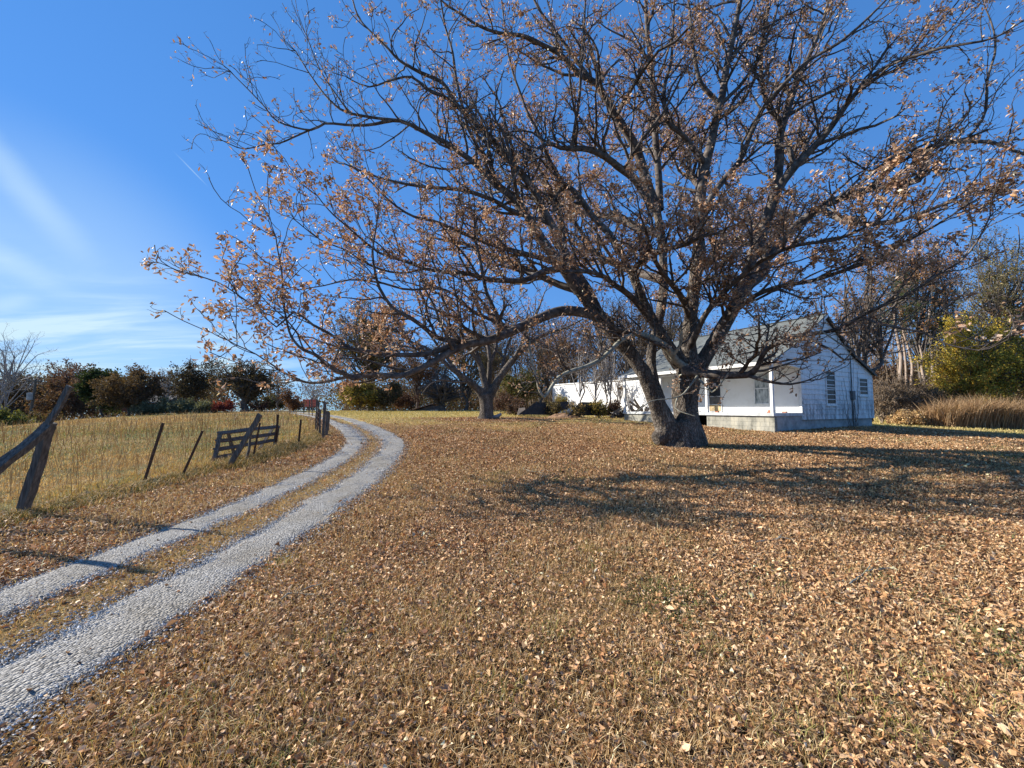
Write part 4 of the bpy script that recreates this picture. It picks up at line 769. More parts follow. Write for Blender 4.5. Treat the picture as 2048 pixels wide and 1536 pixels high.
def pine(name, label, x, Y, ytop, cols, group, crown_from=.5, half_px=30, trunk_w=9, ybase=None, nb=34, lean=0., dead=False):
    b = on(x, Y) if ybase is None else at(x, ybase, Y); H = at(x, ytop, Y)[2]-b[2]; R = half_px*Y/F; rt = trunk_w*Y/F/2
    T = thing(name, label, 'tree', b, group)
    q = np.linspace(0, 1, 8)[:, None]; p = np.hstack([lean*H*q+RS.randn(8, 1)*.012*H*q, RS.randn(8, 1)*.01*H*q, -.3+(H+.3)*q])
    s = spline(np.hstack([p, rt*(1.1-.85*q)]), .5); v, f = tube(s[:, :3], s[:, 3], 9); V = [v]; Fq = [f]; n = len(v)
    h = H*(crown_from+(1-crown_from)*RS.rand(nb)**.9) if not dead else H*(.3+.65*RS.rand(nb)); a = RS.rand(nb)*6.283
    tfrac = np.clip((h/H-crown_from)/(1-crown_from), 0, 1)
    L = R*(1.05-.75*tfrac)*(.6+.5*RS.rand(nb)) if not dead else R*(.3+.7*RS.rand(nb))
    P0 = np.stack([np.interp(h, p[:, 2], p[:, 0]), np.interp(h, p[:, 2], p[:, 1]), h], 1); D0 = np.stack([np.cos(a), np.sin(a), .15+RS.rand(nb)*.35], 1)
    C1 = walk(P0, D0, L, 6, .12, .02); R1 = np.full((nb, 6), max(.02, rt*.2))*np.linspace(1, .3, 6)
    C2, R2, _ = spawn(C1, R1, np.ones(nb), 2.2, .4, .6, 4, .15, .05, rmin=.012, lmin=.3)
    for v, f in (tubes(C1, R1, 4), tubes(C2, R2, 3)): V.append(v); Fq.append(f+n); n += len(v)
    mk('trunk', np.vstack(V), [np.vstack(Fq)], M['bark_pine'], T, True)
    if not dead:
        A = np.concatenate([C1[:, 3:].reshape(-1, 3), C2[:, 1:].reshape(-1, 3)]); p = np.repeat(A, 9, 0); m = len(p); p = p+RS.randn(m, 3)*.08
        ax = rnd_dir(m)+UP*.4; L = .24+.16*RS.rand(m)
        Vl, Fl, pr = leaf_mesh(p, ax, rnd_dir(m), L, np.full(m, .035), RS.randn(m)*.4, RS.randn(m)*.1, True)
        mk('crown', Vl, Fl, M['leaf_far'], T, False, np.repeat(pal(m, cols, .25), pr, 0))
    return T
def uv(o, eu, ev):
    me = o.data; u = me.uv_layers.new(name='UVMap'); n = len(me.vertices); co = np.empty(n*3, np.float32); me.vertices.foreach_get('co', co); co = co.reshape(-1, 3)
    li = np.empty(len(me.loops), np.int32); me.loops.foreach_get('vertex_index', li)
    w = np.stack([co@np.asarray(eu, np.float32), co@np.asarray(ev, np.float32)], 1)[li]
    u.data.foreach_set('uv', w.astype(np.float32).ravel()); return o
# ------------------------------------------------------------------ the white house
def house():
    O = np.array([11.41, 17.5]); e1 = np.array([-4.2, 8.1]); e1 /= np.linalg.norm(e1); e2 = np.array([.888, .460]); e2 /= np.linalg.norm(e2)
    E1 = np.array([*e1, 0]); E2 = np.array([*e2, 0]); W = 9.25; D = 9.2
    def p(s, d, z): return np.array([O[0]+e1[0]*s+e2[0]*d, O[1]+e1[1]*s+e2[1]*d, z])
    AX = [E1, E2, UP]
    def bx(mb, s0, s1, d0, d1, z0, z1): return mb.box(p((s0+s1)/2, (d0+d1)/2, (z0+z1)/2), (s1-s0, d1-d0, z1-z0), AX)
    T = thing('house', 'small weathered white house with a grey shingle roof and a front porch on concrete blocks', 'house', p(W/2, D/2, .6))
    PW = 2.28
    prof = [(-.22, 3.62), (1.95, 4.62), (4.56, 6.20), (7.15, 4.36), (9.42, 3.40)]
    # foundation under the rooms and under the porch
    m = MB(); bx(m, .06, W, PW+.05, D-.05, .1, 1.10); uv(m.build('foundation', M['concrete'], T), E2, UP)
    m = MB(); bx(m, .0, 3.32, .06, .26, .1, 1.255); bx(m, 3.95, W, .06, .26, .1, 1.255); uv(m.build('foundation', M['blocks'], T), E1, UP)
    m = MB(); bx(m, .03, .23, .262, PW+.04, .1, 1.255); m.build('foundation', M['concrete'], T)
    m = MB(); bx(m, .3, W-.1, .9, 1.0, .1, 1.25); m.build('crawl_shade_panel', M['dark'], T)  # added dark panel, its colour stands in for shade behind the foundation gap
    m = MB(); bx(m, -.03, W+.03, -.03, PW-.02, 1.258, 1.40); m.build('porch_floor', M['slab'], T, bevel=.012)
    # gable wall (siding boards), porch side part above the beam
    def gable(s, thick, sgn):
        poly = [(PW, 1.08), (D, 1.08), (D, 3.50), (7.15, 4.30), (4.56, 6.12), (1.95, 4.55), (.02, 3.66), (.02, 3.60), (PW, 3.60)]
        return [p(s, d, z) for d, z in poly], E1*thick
    m = MB(); m.prism(*gable(0, .12, 1))
    def ext(z):  # horizontal extent of the gable wall at height z
        lo = PW if z < 3.60 else np.interp(z, [3.60, 3.66, 4.55, 6.12], [.02, .02, 1.95, 4.56]); hi = np.interp(z, [3.50, 4.30, 6.12], [D, 7.15, 4.56]); return lo, hi
    z = 1.08
    while z < 6.0:
        z1 = min(z+.235, 6.08); a0, b0 = ext(z+.001 if abs(z-3.6) > .01 else z); a1, b1 = ext(z1); a0 = max(a0, a1) if z < 3.6 < z1 else a0
        q = [p(-.034, a0, z), p(-.034, b0, z), p(-.004, b1, z1), p(-.004, a1, z1), p(0.002, a0, z), p(.002, b0, z), p(.002, b1, z1), p(.002, a1, z1)]
        m.add(q, [(1, 0, 3, 2), (0, 1, 5, 4), (4, 7, 3, 0), (1, 2, 6, 5), (3, 7, 6, 2)]); z = z1+.003
    m.build('gable_wall', M['siding'], T)
    m = MB(); bx(m, W-.12, W, PW, D, 1.08, 3.45); m.prism([p(W, d, zz) for d, zz in [(.02, 3.66), (1.95, 4.55), (4.56, 6.12), (7.15, 4.3), (D, 3.5), (D, 3.46), (.02, 3.46)]], -E1*.12); m.build('gable_wall', M['siding'], T)
    m = MB(); bx(m, .0, W, D-.12, D-.003, 1.08, 3.42); m.build('back_wall', M['siding'], T)
    # front wall behind the porch, with faint boards
    m = MB(); bx(m, .125, W-.125, PW+.003, PW+.12, 1.08, 3.95)
    for k in range(10): bx(m, .125, W-.125, PW-.001, PW+.004, 1.42+k*.235, 1.42+k*.235+.233)
    m.build('front_wall', M['wall_white'], T)
    m = MB(); bx(m, -.012, .10, PW-.03, PW+.08, 1.08, 3.6); m.build('corner_board', M['trim'], T)
    m = MB(); bx(m, -.03, .06, D-.06, D+.03, 1.08, 3.42); m.build('corner_board', M['trim'], T)
    m = MB(); bx(m, .13, W-.13, .06, PW-.01, 3.585, 3.62)
    for k in range(9): bx(m, .13, W-.13, .12+k*.24, .14+k*.24, 3.572, 3.584)
    m.build('porch_ceiling', M['wall_white'], T)
    # beam + posts
    m = MB(); bx(m, .0, W, -.0, .14, 3.46, 3.60); m.build('porch_beam', M['trim'], T)
    for s in (.07, 3.28, 6.26, W-.07):
        m = MB(); bx(m, s-.06, s+.06, .01, .13, 1.40, 3.458); m.build('porch_post', M['trim'], T, bevel=.008)
    # roof
    n = len(prof)
    for i in range(n-1):
        (d0, z0), (d1, z1) = prof[i], prof[i+1]; sl = unit(E2*(d1-d0)+UP*(z1-z0)); nr = np.cross(sl, E1); nr = nr if nr[2] > 0 else -nr
        m = MB(); a = [p(-.16, d0, z0), p(W+.16, d0, z0), p(W+.16, d1, z1), p(-.16, d1, z1)]
        m.prism(a, nr*.06); o = m.build('roof', M['shingles'], T); uv(o, E1, sl)
    m = MB(); m.bar(p(-.165, 4.56, 6.265), p(W+.165, 4.56, 6.265), .22, .03); m.build('ridge_cap', M['shingles'], T); uv(bpy.data.objects[T.children[-1].name], E1, UP)
    m = MB(); bx(m, -.17, W+.17, -.245, -.222, 3.52, 3.68); m.build('fascia', M['trim'], T)
    for i in range(n-1):
        (d0, z0), (d1, z1) = prof[i], prof[i+1]
        m = MB(); m.prism([p(-.185, d0, z0-.10), p(-.185, d1, z1-.10), p(-.185, d1, z1+.02), p(-.185, d0, z0+.02)], E1*.022); m.build('rake_board', M['wood_dark'] if i > 1 else M['trim'], T)
    # gable windows
    def window(d0, d1, z0, z1, panes):
        m = MB(); t = .075
        for (a, b, c, e) in ((d0, d1, z1-t, z1), (d0, d1, z0, z0+t), (d0, d0+t, z0+t, z1-t), (d1-t, d1, z0+t, z1-t)): bx(m, -.055, -.002, a, b, c, e)
        zm = (z0+z1)/2; bx(m, -.045, -.012, d0+t, d1-t, zm-.02, zm+.02)
        fr = m.build('window', M['trim'], T)
        def sub(nm, mb, mt):
            o = mb.build(nm, mt, T); o.parent = fr; return o
        mb = MB(); bx(mb, -.030, -.026, d0+t, d1-t, z0+t, z1-t); sub('pane', mb, M['glass'])
        mb = MB(); bx(mb, -.09, -.0, d0-.05, d1+.05, z0-.06, z0-.002); sub('sill', mb, M['trim'])
    window(4.36, 5.30, 1.77, 3.46, 2); window(7.66, 8.66, 2.28, 3.24, 2)
    def front_window(s0, s1, z0, z1, glass):
        m = MB(); t = .06
        for (a, b, c, e) in ((s0, s1, z1-t, z1), (s0, s1, z0, z0+t), (s0, s0+t, z0+t, z1-t), (s1-t, s1, z0+t, z1-t)): bx(m, a, b, PW-.05, PW-.005, c, e)
        bx(m, s0+t, s1-t, PW-.04, PW-.010, (z0+z1)/2-.02, (z0+z1)/2+.02); fr = m.build('window', M['trim'], T)
        mb = MB(); bx(mb, s0+t, s1-t, PW-.022, PW-.018, z0+t, z1-t); o = mb.build('pane', glass, T); o.parent = fr
    front_window(1.40, 2.2, 1.80, 3.42, M['curtain'])
    m = MB(); bx(m, 3.98, 4.80, PW-.045, PW-.006, 1.405, 3.46); d = m.build('door', M['trim'], T)
    for (z0, z1, mt, nm) in ((1.46, 1.80, M['door_panel'], 'door_panel'), (1.84, 2.25, M['door'], 'door_panel'), (2.29, 3.40, M['glass'], 'pane')):
        mb = MB(); bx(mb, 4.05, 4.73, PW-.06, PW-.046, z0, z1); o = mb.build(nm, mt, T); o.parent = d
    mb = MB(); bx(mb, 4.70, 4.72, PW-.10, PW-.061, 2.2, 2.32); o = mb.build('handle', M['rust'], T); o.parent = d
    # rust stain patch / vent under the eave
    m = MB(); bx(m, -.03, -.004, 1.12, 1.5, 3.78, 3.86); m.build('vent', M['rust'], T)
    # electric meter with conduit
    m = MB(); bx(m, -.16, -.022, 6.72, 6.98, 2.05, 2.50); mt = m.build('meter_box', M['meter'], T, bevel=.015)
    mb = MB(); mb.tube([p(-.06, 6.85, 2.51), p(-.06, 6.85, 3.3), p(-.06, 6.86, 4.3)], [.022, .022, .022], 8); mb.tube([p(-.06, 6.85, 2.04), p(-.06, 6.85, .9)], [.018, .018], 8); o = mb.build('conduit', M['meter'], T); o.parent = mt
    # dead vines clinging to the gable, rooted in the ground
    m = MB()
    for k in range(11):
        d = 6.95+RS.randn()*.22; z = .55; pts = []; rad = []; dx = RS.randn()*.03-.012; H = RS.uniform(2.0, 4.2)
        r0 = RS.uniform(.007, .018)
        while z < H and z < ext(z)[1]*0+5.2:
            dd = d
            top = np.interp(dd, [4.56, 7.15, 9.2], [6.1, 4.3, 3.5])
            if z > top-.1: break
            pts.append(p(-.045-.015*RS.rand(), dd, z)); rad.append(r0*(1-.7*z/H)); z += .2; d += dx+RS.randn()*.05
        if len(pts) > 2: m.tube(pts, rad, 5)
    v = m.build('dead_vine', M['bark_twig'], None, True); tag(v, 'leafless dark vine stems climbing the white gable wall beside the meter', 'vine')
    # loose bricks left on the porch floor
    k = 0
    for (s, d, z, a, lab) in [(.30, .25, 1.402, .3, 'red brick lying on the porch floor beside the corner post'), (.5, .55, 1.402, .9, 'red brick on the porch floor behind the corner post'), (.42, .50, 1.467, .5, 'red brick stacked on top of another brick on the porch'), (.35, 1.5, 1.402, .1, 'lone red brick on the porch floor near the house wall'), (2.9, .3, 1.402, .2, 'red brick at the porch edge between two posts')]:
        c, sn = math.cos(a), math.sin(a); m = MB(); m.box(p(s, d, z+.0325), (.2, .095, .063), [E1*c+E2*sn, -E1*sn+E2*c, UP]); tag(m.build('brick', M['brick'], None, bevel=.004), lab, 'brick', 'loose bricks on the porch')
# ------------------------------------------------------------------ fence objects
def beam_px(mb, a, b, wpx, tm=None, rough=.012, seg=7, up=(0, -1, .3)):
    A = at(*a); B = at(*b); w = .62*wpx*(A[1]+B[1])/2/F; mb.bar(A, B, w, tm or w*.9, up, rough, seg)
def fence():
    # leaning corner brace by the left edge
    T = thing('fence_brace', 'weathered grey wooden gate post leaning right, braced by a sloping rail, at the lane edge', 'fence brace', on(40, 6.0))
    m = MB(); beam_px(m, (42, 1036, 6.0), (100, 845, 6.0), 24); beam_px(m, (48, 1000, 6.02), (88, 880, 6.02), 26, .05); m.build('post', M['wood'], T)
    m = MB(); m.bar(at(93, 855, 5.93), at(140, 772, 5.93), .085, .04, (0, -1, .3), .01, 6); m.build('broken_board', M['wood'], T)
    m = MB(); m.bar(at(100, 852, 5.86), at(-190, 1085, 5.0), .12, .09, (0, -1, .3), .012, 9); m.build('rail', M['wood'], T)
    g = on(-150, 4.85)
    T2 = thing('fence_post', 'rough grey wooden fence post beyond the left picture edge, foot of the sloping rail', 'fence post', g)
    m = MB(); m.bar(g-UP*.3, g+np.array([.12, .05, 2.0]), .10, .09, (0, -1, 0), .012, 7); m.build('post', M['wood'], T2)
    def steel(a, b, lab, w=.045):
        base = a; Tt = thing('steel_post', lab, 'fence post', a, 'rusty steel fence posts')
        d = unit(b-a); s = unit(np.cross(d, [0, 1, 0])); u = np.cross(s, d); a = a-d*.3
        m = MB(); m.bar(a, b, w, .008, (0, -1, 0)); m.bar(a+u*.02, b+u*.02, .008, .04, (0, -1, 0))
        for t in np.arange(.45, np.linalg.norm(b-a), .12): m.box(a+d*t-u*.012, (.012, .012, .02), [s, u, d])
        m.build('post', M['rust'], Tt)
    def stp(x0, y0, x1, y1, Y, lab, w=.05):
        b = on(x0, Y); steel(b, at(x1, y1, Y), lab, w)
    stp(296, 968, 326, 846, 8.2, 'thin rusty steel post leaning right, the nearest one beyond the wooden brace', .055)
    stp(371, 955, 405, 862, 8.9, 'thin rusty steel post leaning right, between its taller neighbour and the broken gate', .05)
    stp(510, 918, 520, 846, 11.0, 'thin rusty steel post standing in front of the broken wooden gate', .05)
    stp(555, 896, 556, 829, 13.2, 'upright rusty steel post at the far end of the broken gate', .075)
    stp(600, 897, 602, 839, 13.4, 'upright rusty steel post alone between the gate and the wooden posts', .065)
    # leaning board in front of the gate
    b = on(458, 9.9)
    T = thing('leaning_board', 'thick grey board leaning to the right across the broken gate', 'board', b)
    m = MB(); m.bar(b-UP*.1, at(520, 829, 9.75), .12, .05, (0, -1, .2), .008, 7); m.build('plank', M['wood'], T)
    b = on(494, 10.6); T = thing('stake', 'crooked grey stake propped behind the leaning board', 'stake', b)
    m = MB(); m.tube([b-UP*.1, at(498, 900, 10.6), at(500, 880, 10.6), at(504, 860, 10.6)], [.035, .032, .03, .026], 8); m.build('stick', M['wood'], T)
    # gate
    A, Bq = 10.9, 13.4
    T = thing('wooden_gate', 'sagging broken wooden gate with four dark rails on the pasture edge', 'gate', on(432, A))
    def Yx(x): 
        t = (x-428)/(556-428); return 1/((1-t)/A+t/Bq)
    def gp(x, y, dz=0): return at(x, y, Yx(x)+dz)
    for (x0, y0, x1, y1) in ((436, 867, 558, 853), (434, 882, 556, 867), (429, 900, 553, 880), (428, 916, 470, 909)):
        m = MB(); m.bar(gp(x0, y0), gp(x1, y1), .12, .035, (0, -1, .1), .012, 6); m.build('rail', M['wood_dark'], T)
    for (x0, y0, x1, y1) in ((441, 866, 426, 930), (555, 855, 549, 897)):
        m = MB(); m.bar(gp(x0, y0, -.05), gp(x1, y1, -.05), .11, .04, (0, -1, .1), .01, 4); m.build('stile', M['wood'], T)
    for (x0, y0, x1, y1) in ((457, 868, 469, 908), (545, 858, 517, 900)):
        m = MB(); m.bar(gp(x0, y0, .05), gp(x1, y1, .05), .09, .03, (0, -1, .1), .008, 4); m.build('brace', M['wood_dark'], T)
    # wire fence running up the hill
    T = thing('wire_fence', 'old wire fence with a thick wooden end post, running uphill along the lane', 'fence', on(647, 15.4))
    def wp(x, yt, Y, w, mt=M['wood'], h=None, lean=0):
        b = on(x, Y); t = at(x+lean, yt, Y) if h is None else b+UP*h
        m = MB(); m.bar(b-UP*.3, t, w, w*.9, (0, -1, 0), .012, 5); m.build('post', mt, T); return b, t
    ps = []
    ps.append(wp(648, 804, 15.3, .085, M['wood_dark'], lean=2)); wp(655, 822, 16.2, .09); wp(658, 824, 18, .07)
    ps.append(wp(637, 823, 17.5, .045, M['rust'])); wp(641, 820, 16.4, .06)
    for (X, Y, h) in [(x, y, h) for x, y, h in [(-9.35, 19.2, 1.3), (-10.1, 20.9, 1.25), (-10.9, 22.6, 1.3), (-11.8, 24.5, 1.25), (-12.9, 26.6, 1.35), (-14.1, 28.8, 1.3), (-15.5, 31.2, 1.4), (-17.2, 34, 1.3), (-19.2, 37, 1.4)]]:
        b = np.array([X, Y, float(hz(X, Y))]); m = MB(); m.bar(b-UP*.3, b+np.array([RS.randn()*.05, RS.randn()*.05, h]), .06, .05, (0, -1, 0), .01, 3); m.build('post', M['wood_dark'], T); ps.append((b, b+UP*h))
    m = MB()
    for hh in (.12, .3, .5, .7, .9, 1.1):
        for (a, at_), (b, bt) in zip(ps[:-1], ps[1:]):
            a3 = a+UP*hh; b3 = b+UP*hh; mid = (a3+b3)/2-UP*.02; m.tube([a3, mid, b3], [.005]*3, 4)
    m.build('wire', M['rust'], T)
    # dry vines on it
    n = 900; Yv = 15+8*RS.rand(n)**1.5; 
# ------------------------------------------------------------------ far buildings and oddments
def far_stuff():
    # white metal sided trailer behind the brush
    a = np.array([4.0, 39.5]); b = np.array([11.8, 28.5]); e = (b-a); L = np.linalg.norm(e); e /= L; nrm = np.array([-e[1], e[0]]); nrm = nrm if nrm[0] > 0 else -nrm
    E = np.array([*e, 0]); Nn = np.array([*nrm, 0]); z0 = 1.05; c = np.array([*((a+b)/2+nrm*1.8), 0])
    T = thing('trailer', 'long low white metal building with a rusty stain, behind the brush piles', 'trailer', c+UP*z0)
    m = MB(); m.box(c+UP*(z0+1.45), (L, 3.6, 2.7), [E, Nn, UP]); m.build('wall', M['trailer'], T)
    m = MB(); m.box(c+UP*(z0+2.86), (L+.1, 3.75, .10), [E, Nn, UP]); m.build('roof', M['trim'], T, bevel=.02)
    m = MB(); m.box(c+UP*(z0-.1), (L-.1, 3.4, .38), [E, Nn, UP]); m.build('skirting', M['concrete'], T)
    # collapsed root shed
    def sheet(mb, pts, t=.04): mb.prism(pts, UP*t)
    b0 = on(1085, 30)
    T = thing('collapsed_shed', 'collapsed shed with black sagging roof sheets beside the reddish shrub', 'shed', b0)
    m = MB(); sheet(m, [at(1038, 829, 28.7), at(1112, 830, 29.9), at(1130, 804, 30.6), at(1070, 806, 29.4)])
    sheet(m, [at(1108, 808, 30.2), at(1134, 803, 30.7), at(1142, 814, 30.6), at(1116, 824, 30.1)]); m.build('roof', M['tarp'], T)
    m = MB(); m.prism([at(1034, 830, 29.9), at(1052, 828, 29.7), at(1050, 815, 30.2), at(1038, 816, 30.4)], np.array([0, .8, 0])); m.bar(at(1046, 829, 29.4), at(1074, 804, 30.9), .10, .05, (0, -1, .3), .01, 4); m.build('beam', M['wood_dark'], T)
    b1 = on(1185, 29)
    T = thing('fallen_roof', 'black tent shaped fallen roof piece with one pale edge board, near the left porch end', 'fallen roof', b1)
    m = MB(); sheet(m, [at(1138, 831, 28.0), at(1190, 831, 28.8), at(1190, 806, 29.3), at(1164, 805, 28.6)]); sheet(m, [at(1189, 831, 28.85), at(1226, 830, 29.5), at(1207, 815, 29.6), at(1190, 806, 29.35)]); m.build('roof', M['tarp'], T)
    m = MB(); m.bar(at(1136, 832, 27.9), at(1160, 806, 28.5), .10, .05, (0, -1, .3), .01, 4); m.build('edge_board', M['wood'], T)
    b2 = on(1262, 27.8)
    T = thing('scrap_heap', 'dark jagged heap of scrap boards seen through the left end of the porch', 'scrap heap', b2)
    m = MB()
    for k in range(26):
        q = b2+np.array([RS.uniform(-1.3, 1.6), RS.uniform(.2, 1.4), RS.uniform(0, .5)]); d = unit(RS.randn(3)*[1, .6, .5]+[0, 0, .25]); m.bar(q, q+d*RS.uniform(.5, 1.3), .16, .04, (0, -1, .4), .01, 2)
    m.build('boards', M['wood_dark'], T)
    # mound of dirt and chips between
    for (x, Y, rx, h, lab) in [(1130, 28.6, 1.6, .5, 'low mound of reddish dirt and wood chips between the fallen roofs')]:
        b = on(x, Y); h = .32; V = []; Fc = []
        ns, nr_ = 26, 8
        for i in range(nr_+1):
            r = i/nr_
            for j in range(ns):
                a = j*6.283/ns; q = np.array([math.cos(a)*rx*r, math.sin(a)*.8*r, 0]); zz = h*(1-r*r)*(1+.25*math.sin(a*3))+RS.randn()*.03; V.append(b+q+UP*(zz-.05))
        for i in range(nr_):
            for j in range(ns): Fc.append((i*ns+j, i*ns+(j+1) % ns, (i+1)*ns+(j+1) % ns, (i+1)*ns+j))
        tag(mk('dirt_mound', np.array(V), [np.array(Fc)], M['soil'], None, True), lab, 'mound')
    # low shed roof on the crest
    b = on(850, 58); T = thing('shed', 'low shed with a faded pinkish roof peeking over the crest of the lawn', 'shed', b-UP*.8)
    e = 2.5
    m = MB(); m.prism([b+np.array(v) for v in [(-1.9, 0, -.15), (1.7, 0, -.15), (1.0, 0, .75)]], np.array([.5, 4, 0])); m.build('wall', M['wood_dark'], T)
    m = MB(); m.prism([b+np.array(v) for v in [(-2.4, -.3, -.1), (1.2, -.3, .98), (1.6, 4.2, .98), (-1.9, 4.2, -.1)]], UP*.08); m.build('roof', M['pink_roof'], T)
    m = MB(); m.bar(b+np.array([-2.4, -.33, -.10]), b+np.array([1.9, -.33, .06]), .12, .05, (0, -1, 0)); m.build('fascia', M['trim'], T)
    # red trailer by the lane
    b = on(619, 62); T = thing('farm_wagon', 'small faded red box wagon parked far off beside the lane', 'wagon', b)
    m = MB(); m.box(b+UP*1.15, (1.15, 2.0, 1.15), taper=.96); m.build('box', M['red_paint'], T, bevel=.03)
    m = MB(); m.box(b+UP*.52, (1.2, 2.1, .10)); m.bar(b+np.array([0, -1, .5]), b+np.array([0, -2.2, .3]), .08, .08, (0, 0, 1)); m.build('chassis', M['rust'], T)
    m = MB(); m.box(b+np.array([0, -1.004, 1.2]), (.12, .01, .5)); m.build('door_latch', M['rust'], T)
    for sx in (-.5, .5):
        for yy in (-.6, .6):
            m = MB(); m.tube([b+np.array([sx-.07, yy, .28]), b+np.array([sx-.06, yy, .28]), b+np.array([sx+.06, yy, .28]), b+np.array([sx+.07, yy, .28])], [.2, .28, .28, .2], 16); m.build('wheel', M['tarp'], T)
    # dark roofed house far behind the hedge
    b = on(312, 72); b[2] = at(312, 822, 72)[2]; T = thing('farmhouse', 'distant low house with a long dark roof behind the hedge', 'house', b)
    m = MB(); m.box(b+UP*.7, (8, 5, 1.6)); m.build('wall', M['brick'], T)
    m = MB(); m.prism([b+np.array(v) for v in [(-4.4, -3, 1.5), (-4.4, 3, 1.5), (-4.4, 0, 2.9)]], np.array([8.8, 0, 0])); m.build('roof', M['dark_roof'], T)
    m = MB(); m.bar(b+np.array([-4.4, -3.03, 1.5]), b+np.array([4.4, -3.03, 1.5]), .16, .05, (0, -1, 0)); m.build('fascia', M['trim'], T)
    m = MB(); m.box(b+np.array([1.5, -2.52, .8]), (1., .05, .9)); m.build('window', M['glass'], T)
    # utility pole
    b = on(62, 48); T = thing('utility_pole', 'grey utility pole leaning slightly right with a transformer, before the far left woods', 'utility pole', b)
    t = at(72, 758, 48); m = MB(); m.tube([b-UP*.4, (b+t)/2, t], [.15, .13, .10], 10); m.build('pole', M['wood'], T)
    q = b+(t-b)*.62; m = MB(); m.tube([q+[-.05, -.32, -.45], q+[-.05, -.32, -.42], q+[-.05, -.32, .42], q+[-.05, -.32, .45]], [.18, .26, .26, .1], 14); m.build('transformer', M['concrete'], T)
    q = b+(t-b)*.95; m = MB(); m.bar(q-[.9, .12, 0], q+[.9, -.12, 0], .1, .1, (0, -1, 0)); m.build('crossarm', M['wood'], T)
    # wood chunk beside the second tree
    b = on(993, 27.0); m = MB(); m.tube([b+[-.3, 0, .10], b+[-.28, 0, .12], b+[.1, .05, .2], b+[.32, .05, .36], b+[.34, .05, .37]], [.05, .11, .13, .09, .03], 9); tag(m.build('pale_log', M['bark_grey'], None, True), 'short pale grey chunk of wood at the foot of the farther tree', 'log')
    # fallen sticks on the lawn
    for rows, lab in [([(1046, 938), (1062, 942), (1078, 944), (1098, 952)], 'thin pale fallen stick lying on the leaves midway to the tree'), ([(1700, 1170), (1718, 1152), (1745, 1141), (1790, 1134)], 'curved bare fallen stick on the leaf litter at the right'), ([(1510, 1085), (1560, 1076), (1610, 1080)], 'small thin twig on the leaves, left of the curved stick'), ([(560, 1200), (590, 1185), (640, 1190)], 'small pale twig on the grass just right of the lane'), ([(1420, 985), (1450, 975), (1490, 978)], 'dark forked stick on the lawn in front of the big trunk')]:
        pts = []
        for (x, y) in rows:
            d = ray(x, y); t = .5; o_ = np.array([0, 0, CZ])
            while t < 60:
                q = o_+d*t
                if q[2] < hz(q[0], q[1])+.04: break
                t *= 1.003
            pts.append([*q, .009*(1-.15*len(pts))*max(1, q[1]/7)])
        s = spline(pts, .08); s[:, :3] += RS.randn(len(s), 3)*.006; m = MB(); m.tube(s[:, :3], s[:, 3], 6); k = len(s)//2
        m.tube([s[k, :3], s[k, :3]+[.1, .06, .03], s[k, :3]+[.17, .14, .02]], [.006, .005, .003], 5); tag(m.build('fallen_stick', M['bark_pale'], None, True), lab, 'stick', 'fallen sticks on the lawn')
    b = at(1322, 893, 13.0)
    V = []; Fc = []; ns = 24
    for i in range(7):
        r = i/6
        for j in range(ns):
            a = j*6.283/ns; k = (.75+.2*math.sin(2*a)+.12*RS.randn()*(r > .4)); x_ = 5.05+math.cos(a)*k*r; y_ = 13.05+math.sin(a)*.32*k*r; V.append((x_, y_, float(gz(x_, y_))+.03*(1-r)+(.004 if i < 6 else -.02)))
    for i in range(6):
        for j in range(ns): Fc.append((i*ns+j, i*ns+(j+1) % ns, (i+1)*ns+(j+1) % ns, (i+1)*ns+j))
    tag(mk('bare_soil', np.array(V), [np.array(Fc)], M['soil'], None, True), kind='structure')
# ------------------------------------------------------------------ planting list
BROWN = [(0.126, 0.083, 0.057), (0.085, 0.058, 0.042), (0.169, 0.116, 0.076), (0.104, 0.08, 0.054)]
RUST = [(0.16, 0.079, 0.057), (0.118, 0.063, 0.049), (0.208, 0.118, 0.079), (0.09, 0.051, 0.04)]
MAROON = [(0.104, 0.052, 0.049), (0.145, 0.077, 0.068), (0.074, 0.043, 0.04), (0.165, 0.103, 0.084)]
OLIVE = [(0.139, 0.119, 0.05), (0.192, 0.163, 0.069), (0.097, 0.092, 0.037), (0.234, 0.164, 0.075), (0.159, 0.11, 0.055)]
YELG = [(.42, .34, .06), (.52, .38, .06), (.30, .27, .06), (.56, .36, .06), (.20, .20, .05)]
DKG = [(.035, .055, .025), (.05, .075, .03), (.028, .042, .02), (.07, .09, .04)]
GRYG = [(.16, .17, .11), (.22, .22, .15), (.12, .13, .08), (.26, .24, .15)]
